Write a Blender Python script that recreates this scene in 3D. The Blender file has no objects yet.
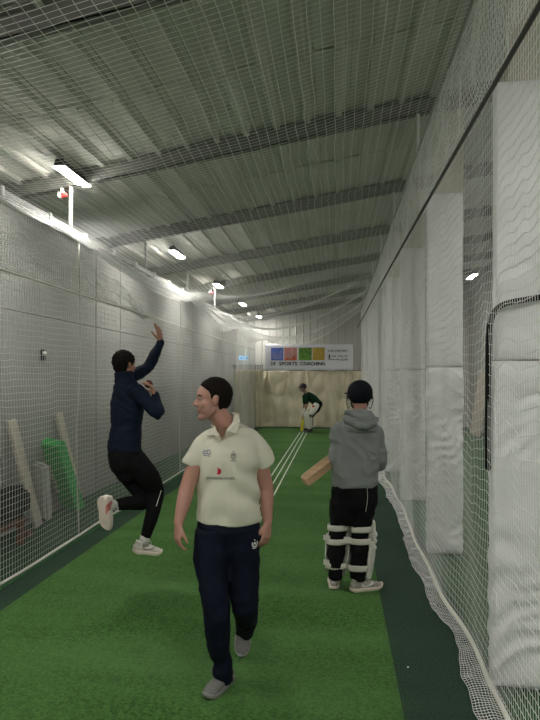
import bpy, bmesh, math, random
import numpy as np
from mathutils import Vector, Matrix, noise
from mathutils.bvhtree import BVHTree
random.seed(7); rng = np.random.default_rng(7)
SC = bpy.context.scene
COL = SC.collection
PI = math.pi
V = Vector

# ------------------------------------------------------------------ camera
YAW = math.radians(7.06); FOC = 541.0; HZ = 376.0; EYE = 1.8
FW = V((-math.sin(YAW), math.cos(YAW), 0)); RT = V((math.cos(YAW), math.sin(YAW), 0)); UP = V((0, 0, 1))
def C(px, py, t):
    """world point seen at pixel px,py at distance t along the view axis"""
    return V((0, 0, EYE)) + FW*t + RT*((px-270)/FOC*t) + UP*((HZ-py)/FOC*t)
cd = bpy.data.cameras.new('camera'); cam = bpy.data.objects.new('camera', cd); COL.objects.link(cam)
cd.sensor_fit = 'VERTICAL'; cd.sensor_height = 36; cd.lens = FOC/720*36
cam.location = (0, 0, EYE); cam.rotation_euler = (PI/2, 0, YAW); cd.shift_y = (HZ-360)/720
cd.clip_start = .05; cd.clip_end = 100
SC.camera = cam

# ------------------------------------------------------------------ materials
def newmat(name, col, rough=.7, metal=0, bump=0, bscale=40, var=0, vscale=6, emit=0, sheen=0, spec=.5, stretch=None):
    m = bpy.data.materials.new(name); m.use_nodes = True
    nt = m.node_tree; N = nt.nodes; L = nt.links
    b = N['Principled BSDF']; c = (*col, 1) if len(col) == 3 else col
    b.inputs['Base Color'].default_value = c; b.inputs['Roughness'].default_value = rough
    b.inputs['Metallic'].default_value = metal; b.inputs['Specular IOR Level'].default_value = min(spec, .15) if rough >= .75 else spec
    if sheen: b.inputs['Sheen Weight'].default_value = sheen
    if emit:
        b.inputs['Emission Color'].default_value = c; b.inputs['Emission Strength'].default_value = emit
    if bump or var:
        tc = N.new('ShaderNodeTexCoord'); src = tc.outputs['Object']
        if stretch:
            mp = N.new('ShaderNodeMapping'); mp.inputs['Scale'].default_value = stretch
            L.new(src, mp.inputs['Vector']); src = mp.outputs['Vector']
    if var:
        n = N.new('ShaderNodeTexNoise'); n.inputs['Scale'].default_value = vscale; n.inputs['Detail'].default_value = 5
        L.new(src, n.inputs['Vector'])
        r = N.new('ShaderNodeValToRGB'); r.color_ramp.elements[0].position = .3; r.color_ramp.elements[1].position = .7
        r.color_ramp.elements[0].color = tuple(max(0, x*(1-var)) for x in c[:3])+(1,)
        r.color_ramp.elements[1].color = tuple(min(1, x*(1+var)) for x in c[:3])+(1,)
        L.new(n.outputs['Fac'], r.inputs['Fac']); L.new(r.outputs['Color'], b.inputs['Base Color'])
    if bump:
        n2 = N.new('ShaderNodeTexNoise'); n2.inputs['Scale'].default_value = bscale; n2.inputs['Detail'].default_value = 4
        L.new(src, n2.inputs['Vector'])
        bp = N.new('ShaderNodeBump'); bp.inputs['Strength'].default_value = bump; bp.inputs['Distance'].default_value = .01
        L.new(n2.outputs['Fac'], bp.inputs['Height']); L.new(bp.outputs['Normal'], b.inputs['Normal'])
    return m

def turfmat(name, c1, c2, c3):
    m = bpy.data.materials.new(name); m.use_nodes = True
    nt = m.node_tree; N = nt.nodes; L = nt.links; b = N['Principled BSDF']
    b.inputs['Roughness'].default_value = .9; b.inputs['Specular IOR Level'].default_value = .15
    tc = N.new('ShaderNodeTexCoord')
    fine = N.new('ShaderNodeTexNoise'); fine.inputs['Scale'].default_value = 62; fine.inputs['Detail'].default_value = 4; fine.inputs['Roughness'].default_value = .75
    L.new(tc.outputs['Object'], fine.inputs['Vector'])
    r = N.new('ShaderNodeValToRGB'); e = r.color_ramp.elements
    e[0].position = .38; e[0].color = (*c1, 1); e[1].position = .62; e[1].color = (*c2, 1)
    L.new(fine.outputs['Fac'], r.inputs['Fac'])
    mp = N.new('ShaderNodeMapping'); mp.inputs['Scale'].default_value = (.35, 1.6, 1)
    L.new(tc.outputs['Object'], mp.inputs['Vector'])
    big = N.new('ShaderNodeTexNoise'); big.inputs['Scale'].default_value = 1.3; big.inputs['Detail'].default_value = 4
    L.new(mp.outputs['Vector'], big.inputs['Vector'])
    r2 = N.new('ShaderNodeValToRGB'); r2.color_ramp.elements[0].position = .35; r2.color_ramp.elements[1].position = .72
    r2.color_ramp.elements[0].color = (0, 0, 0, 1); r2.color_ramp.elements[1].color = (.55, .55, .55, 1)
    L.new(big.outputs['Fac'], r2.inputs['Fac'])
    mx = N.new('ShaderNodeMix'); mx.data_type = 'RGBA'; mx.inputs['B'].default_value = (*c3, 1)
    L.new(r2.outputs['Color'], mx.inputs['Factor']); L.new(r.outputs['Color'], mx.inputs['A'])
    L.new(mx.outputs['Result'], b.inputs['Base Color'])
    bp = N.new('ShaderNodeBump'); bp.inputs['Strength'].default_value = .7; bp.inputs['Distance'].default_value = .01
    L.new(fine.outputs['Fac'], bp.inputs['Height']); L.new(bp.outputs['Normal'], b.inputs['Normal'])
    return m

M = {}
M['turf'] = turfmat('light turf', (.022, .070, .013), (.082, .188, .044), (.100, .205, .068))
M['turf_dark'] = turfmat('dark turf', (.015, .034, .021), (.040, .074, .047), (.044, .082, .054))
M['turf_mid'] = turfmat('mid turf', (.020, .060, .026), (.050, .125, .055), (.06, .14, .065))
M['line'] = newmat('white line paint', (.62, .66, .56), .8)
M['wall'] = newmat('grey wall paint', (.33, .328, .31), .75, var=.09, vscale=1.2)
M['backwall'] = newmat('pale corrugated wall', (.50, .49, .45), .6, var=.05, vscale=2)
M['roof'] = newmat('roof sheet', (.50, .50, .455), .75, 0, var=.14, vscale=1.6, stretch=(3, .4, 1))
M['beam'] = newmat('grey green steel', (.19, .19, .17), .6, .2)
M['rail'] = newmat('galvanised white rail', (.30, .30, .285), .6, 0)
M['net'] = newmat('white net twine', (.90, .90, .88), .8)
M['rope'] = newmat('white rope', (.74, .73, .66), .85, bump=.4, bscale=200)
M['cable'] = newmat('dark steel cable', (.055, .052, .045), .5, .4)
M['vinyl'] = newmat('white vinyl', (.80, .80, .80), .3, var=.04, vscale=5)
M['beige'] = newmat('beige painted column', (.52, .48, .38), .7)
M['grey'] = newmat('grey steel', (.25, .25, .24), .5, .3)
M['black'] = newmat('black plastic', (.012, .012, .013), .5)
M['foam'] = newmat('black foam tube', (.012, .012, .012), .85, bump=.3, bscale=60)
M['curtain'] = newmat('cream canvas curtain', (.72, .65, .49), .85, var=.08, vscale=3, bump=.15, bscale=300)
M['banner'] = newmat('white pvc banner', (.80, .80, .86), .45)
M['blue'] = newmat('banner blue', (.07, .13, .50), .5, var=.35, vscale=9)
M['red'] = newmat('banner red', (.60, .12, .06), .5, var=.3, vscale=9)
M['green'] = newmat('banner green', (.11, .28, .03), .5, var=.45, vscale=9)
M['gold'] = newmat('banner gold', (.52, .36, .06), .5, var=.2, vscale=9)
M['ink'] = newmat('dark ink', (.03, .03, .04), .6)
M['scrib'] = newmat('pale scribble', (.62, .55, .58), .6)
M['lamp'] = newmat('lamp diffuser', (1, .98, .925), .4, emit=36)
M['exit'] = newmat('lit exit sign', (.25, .6, .9), .4, emit=.28)
M['exit_white'] = newmat('exit symbol', (.02, .10, .35), .4)
M['alarm'] = newmat('red alarm lens', (.65, .03, .03), .3)
M['white'] = newmat('white plastic', (.75, .74, .70), .5)
M['plank'] = newmat('off white painted plank', (.62, .56, .47), .7, var=.12, vscale=8)
M['matgreen'] = newmat('bright green foam mat', (.035, .46, .10), .6, var=.1, vscale=5)
M['greyfoam'] = newmat('light grey foam', (.58, .58, .53), .8, var=.06, vscale=5)
M['bag'] = newmat('dark grey bag fabric', (.035, .035, .035), .85, bump=.3, bscale=60)
M['wood'] = newmat('brown stained wood', (.16, .07, .035), .6, var=.3, vscale=6, stretch=(1, 6, 6))
M['steel'] = newmat('bright steel', (.6, .6, .6), .25, 1)
M['tan'] = newmat('tan board', (.50, .42, .34), .7)
# people
M['skin'] = newmat('skin', (.42, .215, .165), .55, var=.10, vscale=9)
M['skin2'] = newmat('skin olive', (.40, .20, .13), .55, var=.10, vscale=9)
M['stubble'] = newmat('shaved skin', (.34, .18, .14), .6, var=.10, vscale=60)
M['lip'] = newmat('lips', (.35, .11, .09), .5)
M['hairblack'] = newmat('dark hair', (.008, .0065, .0055), .9, bump=.9, bscale=160)
M['hairbrown'] = newmat('short dark brown hair', (.011, .007, .005), .9, bump=.8, bscale=260)
M['eyew'] = newmat('eye', (.26, .23, .20), .4)
M['eyed'] = newmat('iris', (.02, .012, .01), .2)
M['cream'] = newmat('cream cricket shirt', (.62, .60, .50), .85, bump=.15, bscale=260)
M['navy'] = newmat('navy trousers', (.005, .007, .018), .8, bump=.2, bscale=120)
M['navytop'] = newmat('navy training top', (.007, .012, .027), .75, bump=.2, bscale=120)
M['blackcloth'] = newmat('black cloth', (.006, .006, .007), .85, bump=.2, bscale=120)
M['hoodie'] = newmat('grey marl hoodie', (.23, .245, .242), .92, var=.10, vscale=180, bump=.3, bscale=200)
M['helmet'] = newmat('black cloth covered helmet', (.006, .007, .011), .8)
M['pad'] = newmat('white batting pad', (.72, .71, .64), .6, bump=.3, bscale=60)
M['strap'] = newmat('white velcro strap', (.70, .67, .60), .8)
M['shoegrey'] = newmat('grey knit running shoe', (.15, .15, .14), .85, var=.15, vscale=80, bump=.4, bscale=220)
M['shoewhite'] = newmat('white trainer', (.66, .61, .55), .6, var=.05, vscale=20)
M['shoemix'] = newmat('grey white trainer', (.33, .31, .28), .7, var=.35, vscale=45)
M['solewhite'] = newmat('pale sole', (.70, .60, .52), .7)
M['pink'] = newmat('pink sole patch', (.55, .18, .15), .7)
M['sock'] = newmat('white sock', (.6, .58, .55), .9)
M['willow'] = newmat('willow bat face', (.44, .285, .165), .5, var=.15, vscale=5, stretch=(1, 8, 8))
M['willowedge'] = newmat('pale willow edge', (.70, .60, .42), .5)
M['grip'] = newmat('black rubber grip', (.015, .015, .015), .8)
M['yellow'] = newmat('yellow bat sticker', (.60, .55, .02), .5)
M['ball'] = newmat('dark red leather ball', (.09, .008, .008), .5)
M['darkgreen'] = newmat('dark green shirt', (.008, .035, .018), .8)
M['logoblue'] = newmat('blue logo thread', (.02, .03, .20), .6)
M['logored'] = newmat('red logo print', (.60, .02, .05), .6)
M['logogrey'] = newmat('grey crest thread', (.17, .17, .15), .6)

# ------------------------------------------------------------------ helpers
def tag(o, label=None, cat=None, group=None, kind=None):
    if label: o['label'] = label
    if cat: o['category'] = cat
    if group: o['group'] = group
    if kind: o['kind'] = kind
    return o
def empty(name, loc, label, cat, group=None):
    o = bpy.data.objects.new(name, None); COL.objects.link(o); o.location = loc; o.empty_display_size = .1
    bpy.context.view_layer.update()
    return tag(o, label, cat, group)
def link(name, me, mat, parent=None, smooth=False):
    o = bpy.data.objects.new(name, me); COL.objects.link(o)
    if mat is not None and len(me.materials) == 0: me.materials.append(mat)
    if smooth:
        me.polygons.foreach_set('use_smooth', [True]*len(me.polygons))
    if parent is not None:
        o.parent = parent
        o.matrix_parent_inverse = Matrix.Translation(-parent.location) if parent.type == 'EMPTY' else parent.matrix_parent_inverse
        if parent.type != 'EMPTY': o.matrix_parent_inverse = Matrix.Identity(4)
    return o
def kids(o): return [c for c in bpy.data.objects if c.parent == o]
def copy_tree(o, off, parent=None):
    c = o.copy(); COL.objects.link(c)
    if parent is None: c.location = V(o.location)+V(off)
    else: c.parent = parent
    for ch in kids_cache.get(o.name, []): copy_tree(ch, off, c)
    return c
kids_cache = {}
def cache(root):
    kids_cache[root.name] = kids(root)
    for k in kids_cache[root.name]: cache(k)
def place_children_local(root):
    """give children coordinates local to the root so that copies can move"""
    pass

class MB:
    def __init__(s): s.bm = bmesh.new()
    def box(s, lo, hi, bevel=0, mi=0):
        lo = V(lo); hi = V(hi); n0 = len(s.bm.faces)
        r = bmesh.ops.create_cube(s.bm, size=1)
        c = (lo+hi)/2; d = hi-lo
        for v in r['verts']: v.co = V((v.co.x*d.x, v.co.y*d.y, v.co.z*d.z))+c
        fs = {f for v in r['verts'] for f in v.link_faces}
        if bevel:
            es = list({e for v in r['verts'] for e in v.link_edges})
            rr = bmesh.ops.bevel(s.bm, geom=es, offset=bevel, segments=2, affect='EDGES')
            fs = set(rr['faces']) | {f for f in fs if f.is_valid}
        for f in fs:
            if f.is_valid: f.material_index = mi
        return s
    def obox(s, c, ax, ay, az, mi=0, bevel=0):
        """oriented box: centre and three half-axis vectors"""
        c = V(c); r = bmesh.ops.create_cube(s.bm, size=2)
        for v in r['verts']: v.co = c+V(ax)*v.co.x+V(ay)*v.co.y+V(az)*v.co.z
        fs = {f for v in r['verts'] for f in v.link_faces}
        if bevel:
            es = list({e for v in r['verts'] for e in v.link_edges})
            rr = bmesh.ops.bevel(s.bm, geom=es, offset=bevel, segments=2, affect='EDGES')
            fs = set(rr['faces']) | {f for f in fs if f.is_valid}
        for f in fs:
            if f.is_valid: f.material_index = mi
        return s
    def tube(s, pts, r, n=8, side=None, cap='flat', res=1, mi=0, closed=False):
        """loft along points; r = number, list of numbers or list of (a,b)"""
        P = [V(p) for p in pts]; k = len(P)
        R = [r]*k if not isinstance(r, (list, tuple)) else list(r)
        R = [(x, x) if not isinstance(x, (list, tuple)) else x for x in R]
        S = None
        if side is not None:
            S = [V(x) for x in side] if isinstance(side, list) else [V(side)]*k
        if res > 1:
            P2, R2, S2 = [], [], []
            for i in range(k-1):
                p0 = P[max(i-1, 0)]; p1 = P[i]; p2 = P[i+1]; p3 = P[min(i+2, k-1)]
                for j in range(res):
                    u = j/res; u2 = u*u; u3 = u2*u
                    P2.append(.5*((2*p1)+(p2-p0)*u+(2*p0-5*p1+4*p2-p3)*u2+(-p0+3*p1-3*p2+p3)*u3))
                    w = u*u*(3-2*u)
                    R2.append((R[i][0]*(1-w)+R[i+1][0]*w, R[i][1]*(1-w)+R[i+1][1]*w))
                    if S: S2.append(S[i].lerp(S[i+1], w))
            P2.append(P[-1]); R2.append(R[-1])
            if S: S2.append(S[-1]); S = S2
            P, R = P2, R2; k = len(P)
        T = []
        for i in range(k):
            t = (P[(i+1) % k if closed else min(i+1, k-1)]-P[(i-1) % k if closed else max(i-1, 0)])
            T.append(t.normalized() if t.length > 1e-9 else V((0, 0, 1)))
        rings = []; ref = None
        def ring(c, t, a, b, sd):
            nonlocal ref
            if sd is None:
                if ref is None: ref = V((1, 0, 0)) if abs(t.x) < .8 else V((0, 1, 0))
                sd = ref
            x = (sd-t*sd.dot(t))
            if x.length < 1e-6: x = t.orthogonal()
            x.normalize(); ref = x; y = t.cross(x)
            return [s.bm.verts.new(c+x*(a*math.cos(2*PI*j/n))+y*(b*math.sin(2*PI*j/n))) for j in range(n)]
        def sd(i): return S[i] if S else None
        if cap == 'round':
            m = min(R[0])
            for h in (.95, .7, .38):
                q = math.sqrt(1-h*h); rings.append(ring(P[0]-T[0]*(m*h), T[0], R[0][0]*q, R[0][1]*q, sd(0)))
        for i in range(k): rings.append(ring(P[i], T[i], R[i][0], R[i][1], sd(i)))
        if cap == 'round':
            m = min(R[-1])
            for h in (.38, .7, .95):
                q = math.sqrt(1-h*h); rings.append(ring(P[-1]+T[-1]*(m*h), T[-1], R[-1][0]*q, R[-1][1]*q, sd(k-1)))
        fs = []
        K = len(rings)
        for i in range(K if closed else K-1):
            a, b = rings[i], rings[(i+1) % K]
            for j in range(n): fs.append(s.bm.faces.new((a[j], a[(j+1) % n], b[(j+1) % n], b[j])))
        if not closed:
            fs.append(s.bm.faces.new(rings[0][::-1])); fs.append(s.bm.faces.new(rings[-1]))
        for f in fs: f.material_index = mi
        return s
    def ball(s, c, r, axes=None, sub=2, mi=0):
        """ellipsoid; r number or 3 radii along axes (3 vectors)"""
        R = (r, r, r) if not isinstance(r, (list, tuple)) else r
        A = axes or (V((1, 0, 0)), V((0, 1, 0)), V((0, 0, 1)))
        q = bmesh.ops.create_icosphere(s.bm, subdivisions=sub, radius=1)
        for v in q['verts']: v.co = V(c)+A[0]*(v.co.x*R[0])+A[1]*(v.co.y*R[1])+A[2]*(v.co.z*R[2])
        for f in {f for v in q['verts'] for f in v.link_faces}: f.material_index = mi
        return s
    def mesh(s):
        me = bpy.data.meshes.new('m'); bmesh.ops.recalc_face_normals(s.bm, faces=s.bm.faces); s.bm.to_mesh(me); s.bm.free(); return me
    def build(s, name, mat, parent=None, smooth=False):
        me = s.mesh(); me.name = name
        for x in (mat if isinstance(mat, list) else [mat]): me.materials.append(x)
        return link(name, me, None, parent, smooth)
    def remesh(s, name, mat, parent=None, voxel=.006, it=3, wr=0, wscale=9, wdir=None, post=None):
        """merge everything drawn so far into one continuous skin"""
        me0 = s.mesh(); o = bpy.data.objects.new('tmp', me0); COL.objects.link(o)
        m = o.modifiers.new('r', 'REMESH'); m.mode = 'VOXEL'; m.voxel_size = voxel
        if it:
            q = o.modifiers.new('s', 'SMOOTH'); q.factor = .5; q.iterations = it
        dg = bpy.context.evaluated_depsgraph_get(); dg.update()
        me = bpy.data.meshes.new_from_object(o.evaluated_get(dg)); bpy.data.objects.remove(o); bpy.data.meshes.remove(me0)
        me.name = name; me.materials.clear()
        for x in (mat if isinstance(mat, list) else [mat]): me.materials.append(x)
        if wr:
            nn = [v.normal.copy() for v in me.vertices]
            for v, nv in zip(me.vertices, nn):
                p = v.co.copy(); q = V((p.x*wscale, p.y*wscale, p.z*wscale))
                if wdir: q = V((p.x*wdir[0], p.y*wdir[1], p.z*wdir[2]))
                q += V((noise.noise(p*5), noise.noise(p*5+V((9, 0, 0))), 0))*1.3
                a = 1-abs(noise.noise(q))*2.2
                v.co += nv*(wr*(a*.6+noise.noise(q*.5+V((3, 3, 3)))))
        if post: post(me)
        return link(name, me, None, parent, True)

def bvh(o):
    return BVHTree.FromPolygons([o.matrix_basis @ v.co for v in o.data.vertices] if False else [v.co for v in o.data.vertices], [p.vertices for p in o.data.polygons])
def text_geo(txt, size, spacing=1.0):
    cu = bpy.data.curves.new('t', 'FONT'); cu.body = txt; cu.size = size; cu.align_x = 'CENTER'; cu.align_y = 'CENTER'; cu.space_character = spacing
    cu.resolution_u = 3
    o = bpy.data.objects.new('t', cu); COL.objects.link(o)
    dg = bpy.context.evaluated_depsgraph_get(); dg.update()
    me = bpy.data.meshes.new_from_object(o.evaluated_get(dg)); bpy.data.objects.remove(o)
    vs = [v.co.copy() for v in me.vertices]; fs = [tuple(p.vertices) for p in me.polygons]
    bpy.data.meshes.remove(me); return vs, fs
def decal(name, geos, org, right, up, mat, parent, tree=None, lift=.0022, ray=None, weight=0):
    """flat shapes (vertices in metres in the right/up plane) laid onto a surface"""
    vv, ff = [], []
    for vs, fs in geos:
        k = len(vv); vv += vs; ff += [tuple(i+k for i in f) for f in fs]
    n = (ray or right.cross(up)).normalized(); out = []
    for v in vv:
        p = org+right*v.x+up*v.y
        if tree:
            h = tree.ray_cast(p+n*.3, -n, 1.0)
            if h[0]: p = h[0]+n*lift
        out.append(p)
    me = bpy.data.meshes.new(name); me.from_pydata([tuple(p) for p in out], [], ff)
    me.materials.append(mat); return link(name, me, None, parent)
def strokes(pts, w):
    """polyline as small quads"""
    vs, fs = [], []
    for a, b in zip(pts[:-1], pts[1:]):
        a = V((*a, 0)); b = V((*b, 0)); d = (b-a).normalized(); n = V((-d.y, d.x, 0))*w/2; k = len(vs)
        m = max(1, int((b-a).length/.012))
        for i in range(m+1):
            q = a.lerp(b, i/m); vs += [q+n, q-n]
        for i in range(m): j = k+2*i; fs.append((j, j+1, j+3, j+2))
    return vs, fs
def rect(x0, y0, x1, y1, n=6):
    vs, fs = [], []
    for i in range(n+1):
        for j in range(n+1): vs.append(V((x0+(x1-x0)*i/n, y0+(y1-y0)*j/n, 0)))
    for i in range(n):
        for j in range(n):
            a = i*(n+1)+j; fs.append((a, a+n+1, a+n+2, a+1))
    return vs, fs

def npmesh(name, verts, quads, mat, parent=None):
    me = bpy.data.meshes.new(name); nv = len(verts); nf = len(quads)
    me.vertices.add(nv); me.vertices.foreach_set('co', verts.astype(np.float32).ravel())
    me.loops.add(nf*4); me.loops.foreach_set('vertex_index', quads.astype(np.int32).ravel())
    me.polygons.add(nf); me.polygons.foreach_set('loop_start', np.arange(0, nf*4, 4, dtype=np.int32))
    me.polygons.foreach_set('loop_total', np.full(nf, 4, dtype=np.int32))
    me.update(calc_edges=True); me.materials.append(mat)
    return link(name, me, None, parent)
def net_geo(G, r, rv=None):
    """G: (nu,nv,3) knots; returns prism threads in both directions"""
    rv = rv or r
    vs, qs = [], []; base = 0
    du = np.gradient(G, axis=0); dv = np.gradient(G, axis=1)
    nm = np.cross(du, dv); nm /= np.linalg.norm(nm, axis=2, keepdims=True)+1e-12
    for D, A, rr in ((du, G, r), (dv.transpose(1, 0, 2), G.transpose(1, 0, 2), rv)):
        N_ = nm if A is G else nm.transpose(1, 0, 2)
        t = D/(np.linalg.norm(D, axis=2, keepdims=True)+1e-12); b = np.cross(t, N_)
        ring = np.stack([A+N_*rr, A-N_*rr*.5+b*rr*.87, A-N_*rr*.5-b*rr*.87], axis=2)  # L,K,3,3
        L, K = A.shape[:2]
        vs.append(ring.reshape(-1, 3))
        idx = base+np.arange(L*K*3).reshape(L, K, 3)
        for j in range(3):
            k = (j+1) % 3
            q = np.stack([idx[:-1, :, j], idx[:-1, :, k], idx[1:, :, k], idx[1:, :, j]], axis=-1)
            qs.append(q.reshape(-1, 4))
        base += L*K*3
    return np.concatenate(vs), np.concatenate(qs)
def snoise(n, step, amp, seed):
    """smooth 1d noise sampled n times"""
    g = np.random.default_rng(seed).normal(size=int(n/step)+4)
    x = np.arange(n)/step; i = x.astype(int); f = x-i; f = f*f*(3-2*f)
    return amp*(g[i]*(1-f)+g[i+1]*f)
def snoise2(nu, nv, su, sv, amp, seed):
    g = np.random.default_rng(seed).normal(size=(int(nu/su)+4, int(nv/sv)+4))
    x = np.arange(nu)/su; i = x.astype(int); f = (x-i); f = (f*f*(3-2*f))[:, None]
    y = np.arange(nv)/sv; j = y.astype(int); h = (y-j); h = (h*h*(3-2*h))[None, :]
    a = g[np.ix_(i, j)]; b = g[np.ix_(i+1, j)]; c = g[np.ix_(i, j+1)]; d = g[np.ix_(i+1, j+1)]
    return amp*((a*(1-f)+b*f)*(1-h)+(c*(1-f)+d*f)*h)

# ------------------------------------------------------------------ the hall
XL, XR, Y0, Y1 = -3.72, 4.6, -3.2, 19.7
SL = .155
def zb(x): return 4.30+SL*x            # underside of the purlins
def zr(x): return zb(x)+.17
def struct(mb, name, mat, smooth=False):
    o = mb.build(name, mat, None, smooth); o['kind'] = 'structure'; return o
struct(MB().box((XL-.2, Y0-.2, -.2), (XR+.2, Y1+.2, 0)), 'floor', M['turf_dark'])
# left wall of tall flush panels with thin dark joints
def panelwall():
    mb = MB(); ys = [Y0, 2.3, 8.02, 8.97, 13.7, Y1]
    for a, b in zip(ys[:-1], ys[1:]):
        zt = 2.56
        mb.box((XL-.15, a+.010, 0), (XL, b-.010, zt-.003))
        mb.box((XL-.15, a+.010, zt+.003), (XL, b-.010, zr(XL)+.3))
    struct(mb, 'wall_left', M['wall'])
    struct(MB().box((XL-.2, Y0, 0), (XL-.14, Y1, 4.2)), 'wall_left_backing', M['black'])
panelwall()
struct(MB().box((XR, Y0, 0), (XR+.15, Y1, zr(XR)+.3)), 'wall_right', M['wall'])
struct(MB().box((XL-.2, Y0-.15, 0), (XR+.2, Y0, 5.4)), 'wall_front', M['wall'])
def backwall():
    bm = bmesh.new(); prof = []
    x = XL-.2
    while x < XR+.2:
        prof += [(x, 0), (x+.16, 0), (x+.175, -.018), (x+.205, -.018), (x+.22, 0)]; x += .25
    cols = [(bm.verts.new((px, Y1+dy, 0)), bm.verts.new((px, Y1+dy, 5.4))) for px, dy in prof]
    for a, b in zip(cols[:-1], cols[1:]):
        if b[0].co.x > a[0].co.x: bm.faces.new((a[0], b[0], b[1], a[1]))
    me = bpy.data.meshes.new('wall_back'); bm.to_mesh(me); bm.free(); me.materials.append(M['backwall'])
    o = link('wall_back', me, None); o['kind'] = 'structure'
    sm = o.modifiers.new('s', 'SOLIDIFY'); sm.thickness = .02
backwall()
# roof: trapezoid sheets, ribs along the hall, each length lapped over the next
YB = [3.25+2.32*k for k in range(-2, 8)]
def roof():
    bm = bmesh.new()
    cuts = [Y0-.15]+[y+1.2 for y in YB[:-1]]+[Y1+.15]
    for k, (a, b) in enumerate(zip(cuts[:-1], cuts[1:])):
        prof = []; x = XL-.2
        while x < XR+.2:
            prof += [(x, 0), (x+.11, 0), (x+.13, -.038), (x+.185, -.038), (x+.205, 0), (x+.245, 0), (x+.25, .008), (x+.262, .008), (x+.267, 0)]; x += .315
        jit = random.Random(k)
        off = [0 if i % 4 else jit.uniform(-.004, .004) for i in range(len(prof))]
        p = [(px, zr(px)+dz) for px, dz in prof]
        r0 = [bm.verts.new((px, a-.03, pz)) for px, pz in p]; r1 = [bm.verts.new((px, b+.03, pz+.016)) for px, pz in p]
        for i in range(len(p)-1): bm.faces.new((r0[i], r1[i], r1[i+1], r0[i+1]))
    me = bpy.data.meshes.new('ceiling'); bm.to_mesh(me); bm.free(); me.materials.append(M['roof'])
    o = link('ceiling', me, None); o['kind'] = 'structure'
    sm = o.modifiers.new('s', 'SOLIDIFY'); sm.thickness = .004; sm.offset = -1
    bm = bmesh.new()   # black underlay closes the roof
    q = [bm.verts.new(c) for c in ((XL-.3, Y0-.3, zr(XL)+.08), (XR+.3, Y0-.3, zr(XR)+.13), (XR+.3, Y1+.3, zr(XR)+.13), (XL-.3, Y1+.3, zr(XL)+.08))]
    bm.faces.new(q); me = bpy.data.meshes.new('ceiling_underlay'); bm.to_mesh(me); bm.free(); me.materials.append(M['black'])
    o = link('ceiling_underlay', me, None); o['kind'] = 'structure'
    o.modifiers.new('s', 'SOLIDIFY').thickness = .03
roof()
wn = ['nearest the camera end', 'second', 'third', 'fourth']
for k, y in enumerate(YB):
    # each purlin: web, top flange against the roof and a pale bottom flange
    bm = MB()
    for dz0, dz1, dy0, dy1 in ((0, .155, -.006, .006), (0, .012, -.006, .06), (.143, .155, -.06, .006), (0, .03, .052, .06)):
        r = bmesh.ops.create_cube(bm.bm, size=1)
        for v in r['verts']:
            x = (XL-.05) if v.co.x < 0 else (XR+.05)
            v.co = V((x, y+(dy0 if v.co.y < 0 else dy1), zb(x)+(dz0 if v.co.z < 0 else dz1)))
    o = struct(bm, 'trim_%d' % (k+1), M['beam'])

# turf lane with painted guide lines
lane = empty('turf_lane', (-1.1, 8, 0), 'long light green artificial turf strip down the middle of the hall with three white lines', 'turf')
MB().box((-2.55, -2.8, .0005), (.35, 18.6, .008), .002).build('turf', M['turf'], lane)
for nm, a, b, lb in (('turf_margin', XL+.01, -2.80, 'mid green turf margin between the left net and the wall'), ('turf_margin', .93, 4.5, 'mid green turf of the neighbouring lane beyond the right net')):
    tag(MB().box((a, -2.8, .0005), (b, 18.6, .006), .002).build(nm, M['turf_mid']), lb, 'turf')
for x in (-1.17, -1.06, -.945):
    MB().box((x-.011, 5.2, .0082), (x+.011, 17.4, .0096)).build('guide_line', M['line'], lane)
s_ = C(408, 668, 3.335)
tag(MB().ball((s_.x, s_.y, .006), (.007, .006, .005), sub=1).build('paper_scrap', M['white']), 'tiny white scrap lying on the dark turf near the right net', 'litter')

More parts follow.
